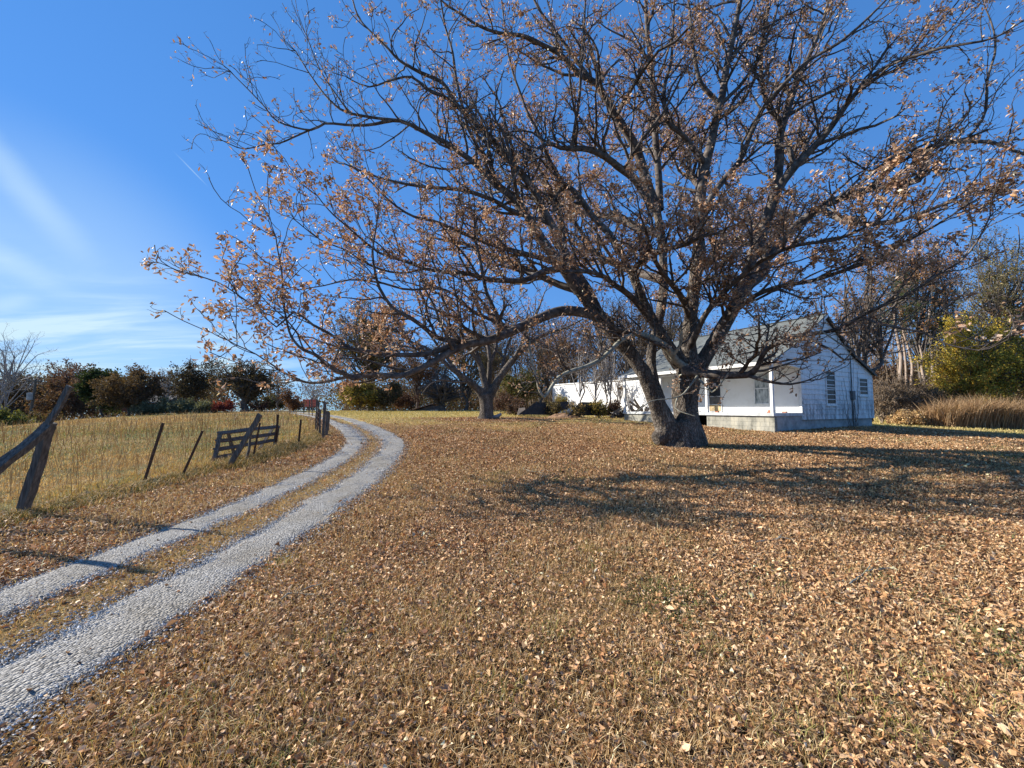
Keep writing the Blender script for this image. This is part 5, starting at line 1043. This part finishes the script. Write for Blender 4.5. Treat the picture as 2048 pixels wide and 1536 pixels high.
def planting():
    W_ = 'trees and shrubs behind the pasture'
    far_tree('bare_tree', 'pale leafless tall tree at the far left edge of the pasture', 'tree', 8, 52, 660, 62, [], W_, stem=.4, nl=44, dens=0, bark='bark_grey', bare=True, trunk_w=5)
    far_tree('broadleaf_tree', 'dark brown low tree beneath the pale leafless tree at the far left', 'tree', 30, 62, 752, 55, BROWN+DKG[:1], W_, nl=26, leaf=.3, dens=1.3)
    far_tree('broadleaf_tree', 'reddish thin topped tree behind the utility pole', 'tree', 108, 70, 724, 48, MAROON+BROWN, W_, nl=24, leaf=.3, dens=1.1)
    far_tree('broadleaf_tree', 'maroon round topped tree left of the dark glossy evergreen', 'tree', 168, 64, 730, 46, MAROON, W_, nl=26, leaf=.3, dens=1.2)
    far_tree('broadleaf_tree', 'rusty brown tree with a low skirt in front of the maroon one', 'tree', 130, 58, 762, 58, RUST+BROWN, W_, nl=28, leaf=.28, dens=1.5, stem=.2, cz=.5)
    far_tree('evergreen_tree', 'dark glossy green evergreen at the left side of the round brown tree', 'tree', 208, 51, 733, 34, DKG, W_, nl=30, leaf=.3, dens=1.8, stem=.15, cz=.5)
    far_tree('broadleaf_tree', 'big round dense brown tree in the middle of the left tree line', 'tree', 258, 48, 736, 58, BROWN+[(.17, .11, .05)], W_, nl=40, leaf=.22, dens=2.1, stem=.15, cz=.5, var=.15)
    far_tree('bare_tree', 'slim pale bare tree between the round brown tree and the dark ones', 'tree', 332, 66, 726, 22, [], W_, stem=.4, nl=26, dens=0, bark='bark_grey', bare=True)
    far_tree('broadleaf_tree', 'dark grey brown tree with a ragged crown, left of its lower branching twin', 'tree', 388, 52, 723, 46, [(.08, .07, .045), (.11, .075, .05), (.06, .055, .035)], W_, nl=34, leaf=.22, dens=1.15, stem=.35)
    far_tree('broadleaf_tree', 'dark tree with a wide crown and visible forked limbs, right of its ragged twin', 'tree', 490, 48, 724, 55, [(.10, .08, .045), (.08, .07, .04), (.13, .09, .05)], W_, nl=40, leaf=.2, dens=1.1, stem=.3, trunk_w=15)
    for i, (x, Y, yt, hw, lab) in enumerate([(296, 47, 806, 26, 'grey green hedge bush at the left end of the hedge'), (335, 47, 801, 28, 'tallest grey green hedge bush under the slim bare tree'), (372, 46.5, 803, 26, 'grey green hedge bush under the ragged dark tree'), (408, 46.5, 804, 25, 'grey green hedge bush at the right end of the hedge')]):
        far_tree('hedge_bush', lab, 'bush', x, Y, yt, hw, GRYG+[(.10, .11, .06)], 'hedge bushes along the pasture', nl=18, leaf=.2, dens=1.6, stem=.05, cz=.45, multi=3)
    far_tree('shrub', 'small bright red shrub beside the forked dark tree', 'bush', 452, 47, 804, 16, [(.32, .08, .06), (.25, .06, .05)], W_, nl=14, leaf=.18, dens=1.4, stem=.05, cz=.45, multi=3)
    far_tree('shrub', 'dull reddish shrub right of the forked dark tree', 'bush', 520, 50, 803, 22, MAROON+[(.22, .12, .09)], W_, nl=14, leaf=.2, dens=1., stem=.05, cz=.45, multi=3)
    far_tree('shrub', 'orange brown shrub where the wire fence meets the skyline', 'bush', 582, 52, 786, 24, RUST+[(.30, .15, .06)], W_, nl=18, leaf=.2, dens=1.5, stem=.05, cz=.45, multi=3)
    far_tree('shrub', 'yellow green bush low at the far left edge', 'bush', 22, 40, 826, 34, [(.16, .17, .05), (.22, .21, .06), (.08, .09, .035)], W_, nl=20, leaf=.2, dens=1.5, stem=.05, cz=.45, multi=4, ybase=862)
    far_tree('shrub', 'rusty shrub at the foot of the utility pole', 'bush', 88, 44, 825, 26, RUST+OLIVE, W_, nl=16, leaf=.2, dens=1.3, stem=.05, cz=.45, multi=3, ybase=856)
    far_tree('bare_tree', 'thin bare grey tree behind the orange shrub on the skyline', 'tree', 556, 70, 745, 30, [], W_, nl=24, dens=0, bark='bark_far', bare=True)
    far_tree('bare_tree', 'small bare tree beyond the wire fence posts', 'tree', 628, 66, 748, 30, [], W_, nl=26, dens=0, bark='bark_grey', bare=True)
    far_tree('broadleaf_tree', 'very distant dark tree on the skyline between two shrubs', 'tree', 545, 80, 792, 22, BROWN+DKG, W_, nl=16, leaf=.35, dens=1.2, stem=.1, cz=.45)
    # middle: beyond the lawn crest
    G = 'trees and brush beyond the lawn'
    far_tree('broadleaf_tree', 'tall olive brown tree rising behind the bend of the lane', 'tree', 742, 54, 606, 72, OLIVE+[(.22, .12, .05)], G, nl=64, leaf=.22, dens=1.25, stem=.25, trunk_w=12)
    far_tree('broadleaf_tree', 'bushy yellow green tree beside the far end of the lane', 'tree', 718, 50, 762, 44, YELG[:3]+OLIVE, G, nl=30, leaf=.22, dens=1.7, stem=.08, cz=.48, multi=3)
    far_tree('broadleaf_tree', 'dark olive bush at the crest, right of the yellow green tree', 'tree', 770, 52, 766, 34, OLIVE+BROWN, G, nl=26, leaf=.22, dens=1.3, stem=.15, cz=.5, multi=2)
    far_tree('broadleaf_tree', 'brown leaved tree behind the low pink roofed shed', 'tree', 835, 62, 690, 60, BROWN+RUST, G, nl=40, leaf=.24, dens=.9, stem=.2)
    far_tree('shrub', 'rust red brush beside the low pink roofed shed', 'bush', 812, 56, 786, 30, RUST, G, nl=20, leaf=.2, dens=1.2, stem=.05, cz=.45, multi=3)
    far_tree('bare_tree', 'dark dead tree with drooping bare limbs right of the pink roofed shed', 'tree', 884, 50, 740, 46, [], G, nl=44, dens=0, bark='bark_far', bare=True, trunk_w=18, cz=.5, stem=.2)
    far_tree('broadleaf_tree', 'brown tree seen between the stems of the farther pecan', 'tree', 930, 60, 660, 70, BROWN+OLIVE, G, nl=44, leaf=.24, dens=.8, stem=.2)
    far_tree('shrub', 'olive green bushy tree just right of the farther pecan', 'bush', 1042, 40, 738, 40, OLIVE+DKG[:2]+YELG[4:], G, nl=34, leaf=.18, dens=1.7, stem=.08, cz=.48, multi=3)
    far_tree('shrub', 'dull red brown brush right behind the trunk of the farther pecan', 'bush', 1012, 36, 786, 30, MAROON+BROWN+RUST, G, nl=22, leaf=.15, dens=1.1, stem=.05, cz=.45, multi=4)
    far_tree('shrub', 'brown tangle of brush beside the collapsed shed', 'bush', 1032, 33, 800, 22, BROWN+MAROON, G, nl=18, leaf=.14, dens=1., stem=.05, cz=.45, multi=4)
    for (x, Y, yt, hw, c, d, lab) in [(1085, 58, 640, 60, BROWN, .35, 'thin brown tree left above the white trailer'), (1140, 54, 610, 62, [(.30, .13, .05), (.20, .11, .06), (.14, .10, .07)], .5, 'orange tinged tree right above the white trailer'), (1205, 60, 600, 66, BROWN+OLIVE, .45, 'tall thin crowned tree behind the right half of the white trailer'), (1270, 52, 560, 66, BROWN, .4, 'grey brown tree behind the left stem of the big pecan'), (1340, 56, 560, 66, BROWN+OLIVE, .4, 'grey brown tree rising behind the house roof'), (985, 66, 640, 60, OLIVE+BROWN, .6, 'olive brown tree right behind the crown of the farther pecan')]:
        far_tree('broadleaf_tree', lab, 'tree', x, Y, yt, hw, c, G, nl=50, leaf=.2, dens=d, stem=.3, trunk_w=6)
    for (x, Y, yt, hw, lab) in [(1165, 31, 690, 26, 'pale slim sapling left of the other saplings before the white trailer'), (1190, 30, 720, 18, 'short dark sapling second from the left before the white trailer'), (1205, 31, 690, 20, 'thin grey sapling in the middle before the white trailer'), (1216, 30.5, 670, 24, 'tallest sapling before the white trailer, with a forked top'), (1237, 32, 740, 14, 'smallest sapling nearest the porch')]:
        far_tree('sapling', lab, 'sapling', x, Y, yt, hw, [(.2, .13, .07)], 'bare saplings before the trailer', nl=16, leaf=.12, dens=.12, bark='bark_grey', bare=True, trunk_w=4.5, cz=.7, stem=.8)
    for (x, Y, yt, hw, c, lab) in [(1150, 28.4, 806, 16, OLIVE+STRAW[:1], 'olive scrub sprouting over the fallen roof'), (1196, 28.6, 800, 16, YELG[2:]+OLIVE, 'yellow green scrub behind the fallen roof'), (1228, 29, 808, 18, BROWN+MAROON, 'brown scrub by the left end of the porch'), (1105, 29.5, 800, 14, OLIVE, 'green scrub on top of the collapsed shed'), (1125, 34, 786, 14, OLIVE+YELG, 'light green scrub by the rusty stain of the trailer')]:
        far_tree('shrub', lab, 'bush', x, Y, yt, hw, c, G, nl=14, leaf=.12, dens=1.1, stem=.05, cz=.45, multi=3)
    # right: woods behind the house
    R_ = 'trees of the woods right of the house'
    far_tree('oak_tree', 'dark trunked oak with brown leaves just behind the house gable', 'tree', 1738, 29, 470, 95, [(.30, .17, .09), (.24, .14, .08), (.36, .22, .12)], R_, nl=46, leaf=.15, dens=.3, stem=.6, trunk_w=12, bark='bark_far', lean=.02)
    far_tree('oak_tree', 'leafy brown oak standing between the gable and the pines', 'tree', 1850, 33, 455, 80, [(.40, .21, .10), (.32, .16, .08), (.46, .27, .14)], R_, nl=50, leaf=.16, dens=.5, stem=.8, cz=.8, trunk_w=6)
    PN = [(.06, .09, .035), (.09, .12, .045), (.045, .07, .03), (.12, .14, .06)]
    pine('pine_tree', 'tall thin pine with a pale pinkish trunk, nearest the house gable', 1803, 33, 540, PN, R_, .62, 55, 8)
    pine('pine_tree', 'slender pine just right of the pale trunked one', 1816, 35, 560, PN, R_, .66, 40, 5)
    pine('pine_tree', 'slender pine with a grey trunk, third from the gable', 1826, 34, 575, PN, R_, .62, 44, 6, lean=-.03)
    pine('dead_pine', 'broken dead pine trunk leaning left, left of the yellow tree', 1858, 31, 690, [], R_, .6, 22, 9, nb=10, lean=-.09, dead=True)
    pine('pine_tree', 'full dark green pine behind the yellow leaved tree', 1902, 33, 560, DKG+PN, R_, .25, 66, 12, nb=70)
    pine('pine_tree', 'dark pine branches above the dead pine trunk', 1868, 40, 590, PN+DKG, R_, .45, 60, 8, nb=44)
    far_tree('broadleaf_tree', 'big yellow leaved tree at the right edge of the lawn', 'tree', 1952, 30, 632, 74, YELG, R_, nl=70, leaf=.15, dens=1.35, stem=.12, cz=.5, multi=2)
    far_tree('broadleaf_tree', 'yellow and orange shrub in front of the yellow tree, by the tall tan grass', 'bush', 1935, 28.5, 730, 54, YELG+[(.40, .20, .05)], R_, nl=40, leaf=.14, dens=1.5, stem=.06, cz=.48, multi=3)
    far_tree('broadleaf_tree', 'tall grey green tree with a thin crown at the right picture edge', 'tree', 2022, 36, 462, 82, GRYG+OLIVE+[(.28, .22, .09)], R_, nl=90, leaf=.16, dens=.75, stem=.25, trunk_w=9)
    far_tree('broadleaf_tree', 'olive yellow tree at the right picture edge, beneath the tall grey green one', 'tree', 2060, 31, 640, 64, YELG+OLIVE, R_, nl=46, leaf=.15, dens=1.2, stem=.12, cz=.5, multi=2)
    far_tree('shrub', 'green bush in the shade between the dead pine and the yellow tree', 'bush', 1888, 29, 770, 28, DKG+OLIVE+YELG[2:3], R_, nl=26, leaf=.13, dens=1.3, stem=.05, cz=.45, multi=3)
    for (x, Y, yt, hw, lab) in [(1762, 27, 752, 26, 'grey brown leafless brush right at the house corner'), (1790, 27.5, 735, 30, 'pale twisted bare brush between house and pines'), (1822, 28, 745, 34, 'tangled bare brush at the foot of the pines'), (1856, 28, 770, 28, 'low bare brush at the foot of the dead pine')]:
        far_tree('shrub', lab, 'bush', x, Y, yt, hw, [(.22, .15, .09), (.16, .11, .07)], 'bare brush at the edge of the woods', nl=40, leaf=.10, dens=.35, bark='bark_brush', bare=True, stem=.1, cz=.5, multi=5, trunk_w=8)
    for (x, Y, yt, hw, c, lab) in [(1775, 48, 716, 44, RUST+BROWN, 'orange brown tree far behind the brush beside the house'), (1830, 52, 726, 44, BROWN+RUST, 'brown tree far behind the pine trunks'), (1880, 48, 706, 40, OLIVE+BROWN, 'olive brown tree far behind the dead pine')]:
        far_tree('broadleaf_tree', lab, 'tree', x, Y, yt, hw, c, R_, nl=36, leaf=.22, dens=1.3, stem=.1, cz=.5, multi=2)
    far_tree('shrub', 'tan round clump of dry brush by the lawn right of the house', 'bush', 1812, 25.6, 828, 22, STRAW[:3]+[(.36, .22, .12)], R_, nl=26, leaf=.12, dens=1.5, stem=.05, cz=.45, multi=4)
    # distant wooded backdrop, one mass
    n = 6500; V = []
    ang = np.radians(-64+128*RS.rand(n)); d = 105+50*RS.rand(n); x = d*np.sin(ang); y = d*np.cos(ang); hgt = 3.2+6.5*fbm(x, y, 14, 61)+3*vn(x, y, 5, 64)
    k = ~((ang > -.62) & (ang < -.40) & (RS.rand(n) < .75)); x, y, hgt = x[k], y[k], hgt[k]; n = len(x)
    z = np.clip(hz(x, y), -7, 2); p = np.repeat(np.stack([x, y, z], 1), 30, 0); m = len(p)
    p[:, 2] += np.repeat(hgt, 30)*RS.rand(m)**.75; p[:, :2] += RS.randn(m, 2)*1.2; L = .35+.4*RS.rand(m)
    Vl, Fl, pr = leaf_mesh(p, rnd_dir(m), rnd_dir(m), L, L*.7, RS.randn(m)*.6, RS.randn(m)*.2, True)
    tag(mk('far_wood', Vl, Fl, M['leaf_far'], None, False, np.repeat(pal(m, BROWN+OLIVE+MAROON, .2), pr, 0)), 'far brown autumn wood behind everything', 'wood', kind='stuff')
    # brown leafless wood behind the trailer and the house
    n = 420; ang = np.radians(-4+52*RS.rand(n)); d = 62+30*RS.rand(n); x = d*np.sin(ang); y = d*np.cos(ang); H = (8+6*RS.rand(n))*(.75+.5*fbm(x, y, 13, 81))
    b = np.stack([x, y, hz(x, y)-.3], 1); C0 = walk(b, np.tile([0, 0, 1.], (n, 1))+RS.randn(n, 3)*.05, H, 8, .05, .03); R0 = (.06+.07*RS.rand(n))[:, None]*np.linspace(1, .3, 8)
    C1, R1, _ = spawn(C0, R0, np.ones(n), 1.3, .28, .5, 5, .15, .08, (30, 65), .35, .022, .8); C2, R2, _ = spawn(C1, R1, np.ones(len(C1)), 1.3, .5, .6, 4, .2, .05, rmin=.016, lmin=.5)
    V = []; Fq = []; k = 0
    for v, f in (tubes(C0, R0, 5), tubes(C1, R1, 3), tubes(C2, R2, 3)): V.append(v); Fq.append(f+k); k += len(v)
    w = tag(mk('bare_wood', np.vstack(V), [np.vstack(Fq)], M['bark_brush'], None, True), 'grey brown leafless wood behind the white trailer and the house', 'wood', kind='stuff')
    A = C2.reshape(-1, 3); p = A[RS.rand(len(A)) < .38]; p = p+RS.randn(len(p), 3)*.3; m = len(p); L = .22+.2*RS.rand(m)
    Vl, Fl, pr = leaf_mesh(p, rnd_dir(m), rnd_dir(m), L, L*.6, RS.randn(m)*.8, RS.randn(m)*.2, True)
    mk('foliage', Vl, Fl, M['leaf_far'], w, False, np.repeat(pal(m, BROWN+RUST+[(.30, .20, .13)], .25), pr, 0))
    # tall tan broomsedge along the right edge of the lawn
    n = 15000; t = RS.rand(n); px_ = 1770+520*t; Yq = 24.4+np.abs(RS.randn(n))*1.1+2.2*(1-np.clip((px_-1770)/130, 0, 1)); x = (px_-1024)/F*Yq; y = Yq
    h = 1.3*(.75+.65*RS.rand(n))*np.clip(.35+1.1*np.clip((px_-1800)/90, 0, 1), .4, 1.25)*np.clip(.55+.9*fbm(x, y, 1.1, 71), .5, 1.3)
    blades(x, y, h, .022+.012*RS.rand(n), .15+.5*RS.rand(n), pal(n, [(.36, .22, .11), (.46, .31, .17), (.28, .16, .08), (.54, .40, .25), (.22, .13, .07)], .2), 'tall_grass', 'tall tan dry broomsedge along the right edge of the lawn', 'tall grass')
# ------------------------------------------------------------------ sky, sun, camera
def sky():
    w = bpy.data.worlds.new('World'); SC.world = w; w.use_nodes = True; nt = w.node_tree; bg = nt.nodes['Background']
    s = N(nt, 'ShaderNodeTexSky', sky_type='NISHITA'); s.sun_disc = False; s.sun_elevation = math.radians(28.5)
    s.sun_rotation = math.atan2(SUN[0], SUN[1]); s.altitude = 200; s.air_density = 1.; s.dust_density = .0; s.ozone_density = 1.6
    g = N(nt, 'ShaderNodeTexCoord').outputs['Generated']; nrm = N(nt, 'ShaderNodeVectorMath', operation='NORMALIZE'); nt.links.new(g, nrm.inputs[0]); v = nrm.outputs[0]
    def dot(vec):
        n = N(nt, 'ShaderNodeVectorMath', operation='DOT_PRODUCT'); nt.links.new(v, n.inputs[0]); n.inputs[1].default_value = [float(c) for c in vec]; return n.outputs['Value']
    def mth(op, a, b=None, c=None):
        n = N(nt, 'ShaderNodeMath', operation=op)
        for i, q in enumerate((a, b, c)):
            if q is None: continue
            if isinstance(q, (int, float)): n.inputs[i].default_value = q
            else: nt.links.new(q, n.inputs[i])
        return n.outputs[0]
    def mrange(a, f0, f1, t0=0., t1=1.):
        n = N(nt, 'ShaderNodeMapRange', interpolation_type='SMOOTHSTEP'); nt.links.new(a, n.inputs[0])
        for i, q in enumerate((f0, f1, t0, t1)): n.inputs[i+1].default_value = q
        return n.outputs[0]
    sp = N(nt, 'ShaderNodeSeparateXYZ'); nt.links.new(v, sp.inputs[0]); zc = mth('ADD', mth('MAXIMUM', sp.outputs[2], 0.), .12)
    cb = N(nt, 'ShaderNodeCombineXYZ'); nt.links.new(mth('DIVIDE', sp.outputs[0], zc), cb.inputs[0]); nt.links.new(mth('DIVIDE', sp.outputs[1], zc), cb.inputs[1])
    mp = N(nt, 'ShaderNodeMapping'); mp.inputs['Rotation'].default_value = (0, 0, .5); mp.inputs['Scale'].default_value = (.5, 1.5, 1); nt.links.new(cb.outputs[0], mp.inputs[0])
    nz = N(nt, 'ShaderNodeTexNoise'); nz.inputs['Scale'].default_value = 1.35; nz.inputs['Detail'].default_value = 9; nz.inputs['Roughness'].default_value = .58; nz.inputs['Distortion'].default_value = .6
    nt.links.new(mp.outputs[0], nz.inputs['Vector']); f = nz.outputs['Fac']
    def lobe(x, y, a0, a1): 
        d = unit(ray(x, y)); return mrange(dot(d), math.cos(math.radians(a1)), math.cos(math.radians(a0)))
    low = mrange(sp.outputs[2], .30, .04)
    c1 = mth('MULTIPLY', mth('MULTIPLY', mrange(f, .40, .72), lobe(60, 700, 4, 30)), low)
    def streak(p0, p1, wid0, amp):
        a = unit(ray(*p0)); b = unit(ray(*p1)); n_ = unit(np.cross(a, b)); t = unit(b-a)
        band = mrange(mth('ABSOLUTE', mth('ADD', dot(n_), mth('MULTIPLY', mth('SUBTRACT', f, .5), wid0*.8))), wid0, 0.)
        dt = dot(t); lo = float(a@t); hi = float(b@t)
        ends = mth('MULTIPLY', mrange(dt, lo-.02, lo+.02), mrange(dt, hi+.01, hi-(hi-lo)*.55))
        return mth('MULTIPLY', mth('MULTIPLY', band, ends), amp)
    parts = [mth('MULTIPLY', c1, 1.15), streak((-120, 200), (215, 560), .034, .26), streak((-60, 480), (170, 600), .03, .20), streak((60, 600), (-40, 622), .02, .25), streak((364, 320), (411, 368), .0016, .35),
             mth('MULTIPLY', lobe(10, 690, 3, 22), .35)]
    tot = parts[0]
    for q in parts[1:]: tot = mth('ADD', tot, q)
    tot = mth('MINIMUM', tot, .92)
    hs = N(nt, 'ShaderNodeHueSaturation'); hs.inputs['Saturation'].default_value = 1.32; hs.inputs['Hue'].default_value = .5; nt.links.new(s.outputs[0], hs.inputs['Color'])
    EXP = .95; st = .1; pre = mix(nt, 1., hs.outputs[0], (.185, .185, .185), 'MULTIPLY')
    gm = N(nt, 'ShaderNodeGamma'); gm.inputs[1].default_value = .42; nt.links.new(pre, gm.inputs[0]); q = 1/2**EXP/st
    blue = mix(nt, 1., gm.outputs[0], (.26*q, .49*q, .89*q), 'MULTIPLY')
    col = mix(nt, tot, blue, (.68*q, .90*q, 1.02*q))
    nt.links.new(col, bg.inputs[0]); bg.inputs[1].default_value = st
    l = bpy.data.lights.new('sun', 'SUN'); l.energy = 5.; l.angle = math.radians(.55); l.color = (1, .93, .82); o = bpy.data.objects.new('sun', l); COL.objects.link(o)
    o.rotation_euler = Vector(SUN).to_track_quat('Z', 'Y').to_euler()
    c = bpy.data.cameras.new('camera'); c.sensor_width = 36; c.lens = F/2048*36; c.clip_start = .05; c.clip_end = 3000; co = bpy.data.objects.new('camera', c); COL.objects.link(co)
    co.location = (0, 0, CZ); co.rotation_euler = (math.pi/2+P, 0, 0); SC.camera = co
    SC.view_settings.view_transform = 'Standard'; SC.view_settings.look = 'None'; SC.view_settings.exposure = .95; SC.view_settings.gamma = 1
    cy = SC.cycles; cy.max_bounces = 5; cy.diffuse_bounces = 2; cy.glossy_bounces = 2; cy.transmission_bounces = 3; cy.transparent_max_bounces = 4
import time; _t = time.time()
def step(f):
    global _t
    f(); print(f.__name__, round(time.time()-_t, 1)); _t = time.time()
sky(); step(house); step(fence); step(far_stuff); step(pecan)
def second_tree():
    stems_tree('pecan_tree', 'smaller forked pecan farther off on the lawn beside the bend of the lane', 'tree', None, [
        [(972, 842, 27.2, 44), (973, 832, 27.2, 33), (973, 815, 27.2, 29), (972, 798, 27.2, 30), (970, 788, 27.2, 30)],
        [(970, 800, 27.1, 20), (955, 778, 27, 17), (938, 763, 26.8, 15), (918, 748, 26.6, 13), (900, 735, 26.4, 11)],
        [(974, 800, 27.2, 20), (970, 770, 27.3, 15), (962, 735, 27.4, 13), (952, 705, 27.5, 11)],
        [(976, 800, 27.3, 20), (988, 776, 27.4, 18), (1003, 750, 27.5, 16), (1022, 725, 27.6, 14), (1040, 705, 27.6, 12)],
        [(972, 795, 27.4, 16), (978, 760, 27.8, 13), (980, 720, 28, 11)],
        # limbs
        [(902, 737, 26.4, 10), (880, 720, 26.2, 9), (850, 705, 26, 7), (810, 695, 25.7, 5), (770, 690, 25.5, 3)],
        [(918, 748, 26.6, 10), (895, 715, 26.4, 8), (870, 680, 26.2, 7), (840, 650, 26, 5), (800, 620, 25.8, 3)],
        [(952, 705, 27.5, 11), (940, 670, 27.4, 9), (915, 635, 27.2, 7), (890, 600, 27, 5), (860, 570, 26.8, 3)],
        [(962, 735, 27.4, 9), (940, 700, 26.8, 8), (905, 670, 26.2, 6), (880, 640, 25.8, 4)],
        [(980, 720, 28, 11), (975, 680, 28.2, 9), (965, 640, 28.4, 7), (950, 590, 28.6, 5), (935, 550, 28.8, 3)],
        [(980, 730, 28, 9), (992, 690, 28.4, 8), (1000, 650, 28.8, 6), (1010, 600, 29, 4), (1015, 560, 29, 3)],
        [(1040, 705, 27.6, 12), (1065, 685, 27.6, 9), (1095, 668, 27.6, 7), (1130, 655, 27.6, 5), (1165, 640, 27.6, 3)],
        [(1022, 725, 27.6, 12), (1040, 695, 27.2, 9), (1055, 660, 26.8, 7), (1075, 625, 26.5, 5), (1090, 590, 26.3, 3)],
        [(1003, 750, 27.5, 10), (1010, 710, 28, 8), (1025, 670, 28.5, 6), (1035, 630, 29, 4)],
        [(938, 763, 26.8, 7), (915, 765, 26, 5), (885, 760, 25.4, 4), (860, 768, 25, 3), (845, 785, 24.8, 2)]],
        TREE_LEAF, .9, .16, M['bark'], .02, .06, 1.5, trunk_only=5, per=4., spacing=.5)
step(second_tree); step(planting); step(scatter_litter); step(scatter_grass); step(scatter_stones)
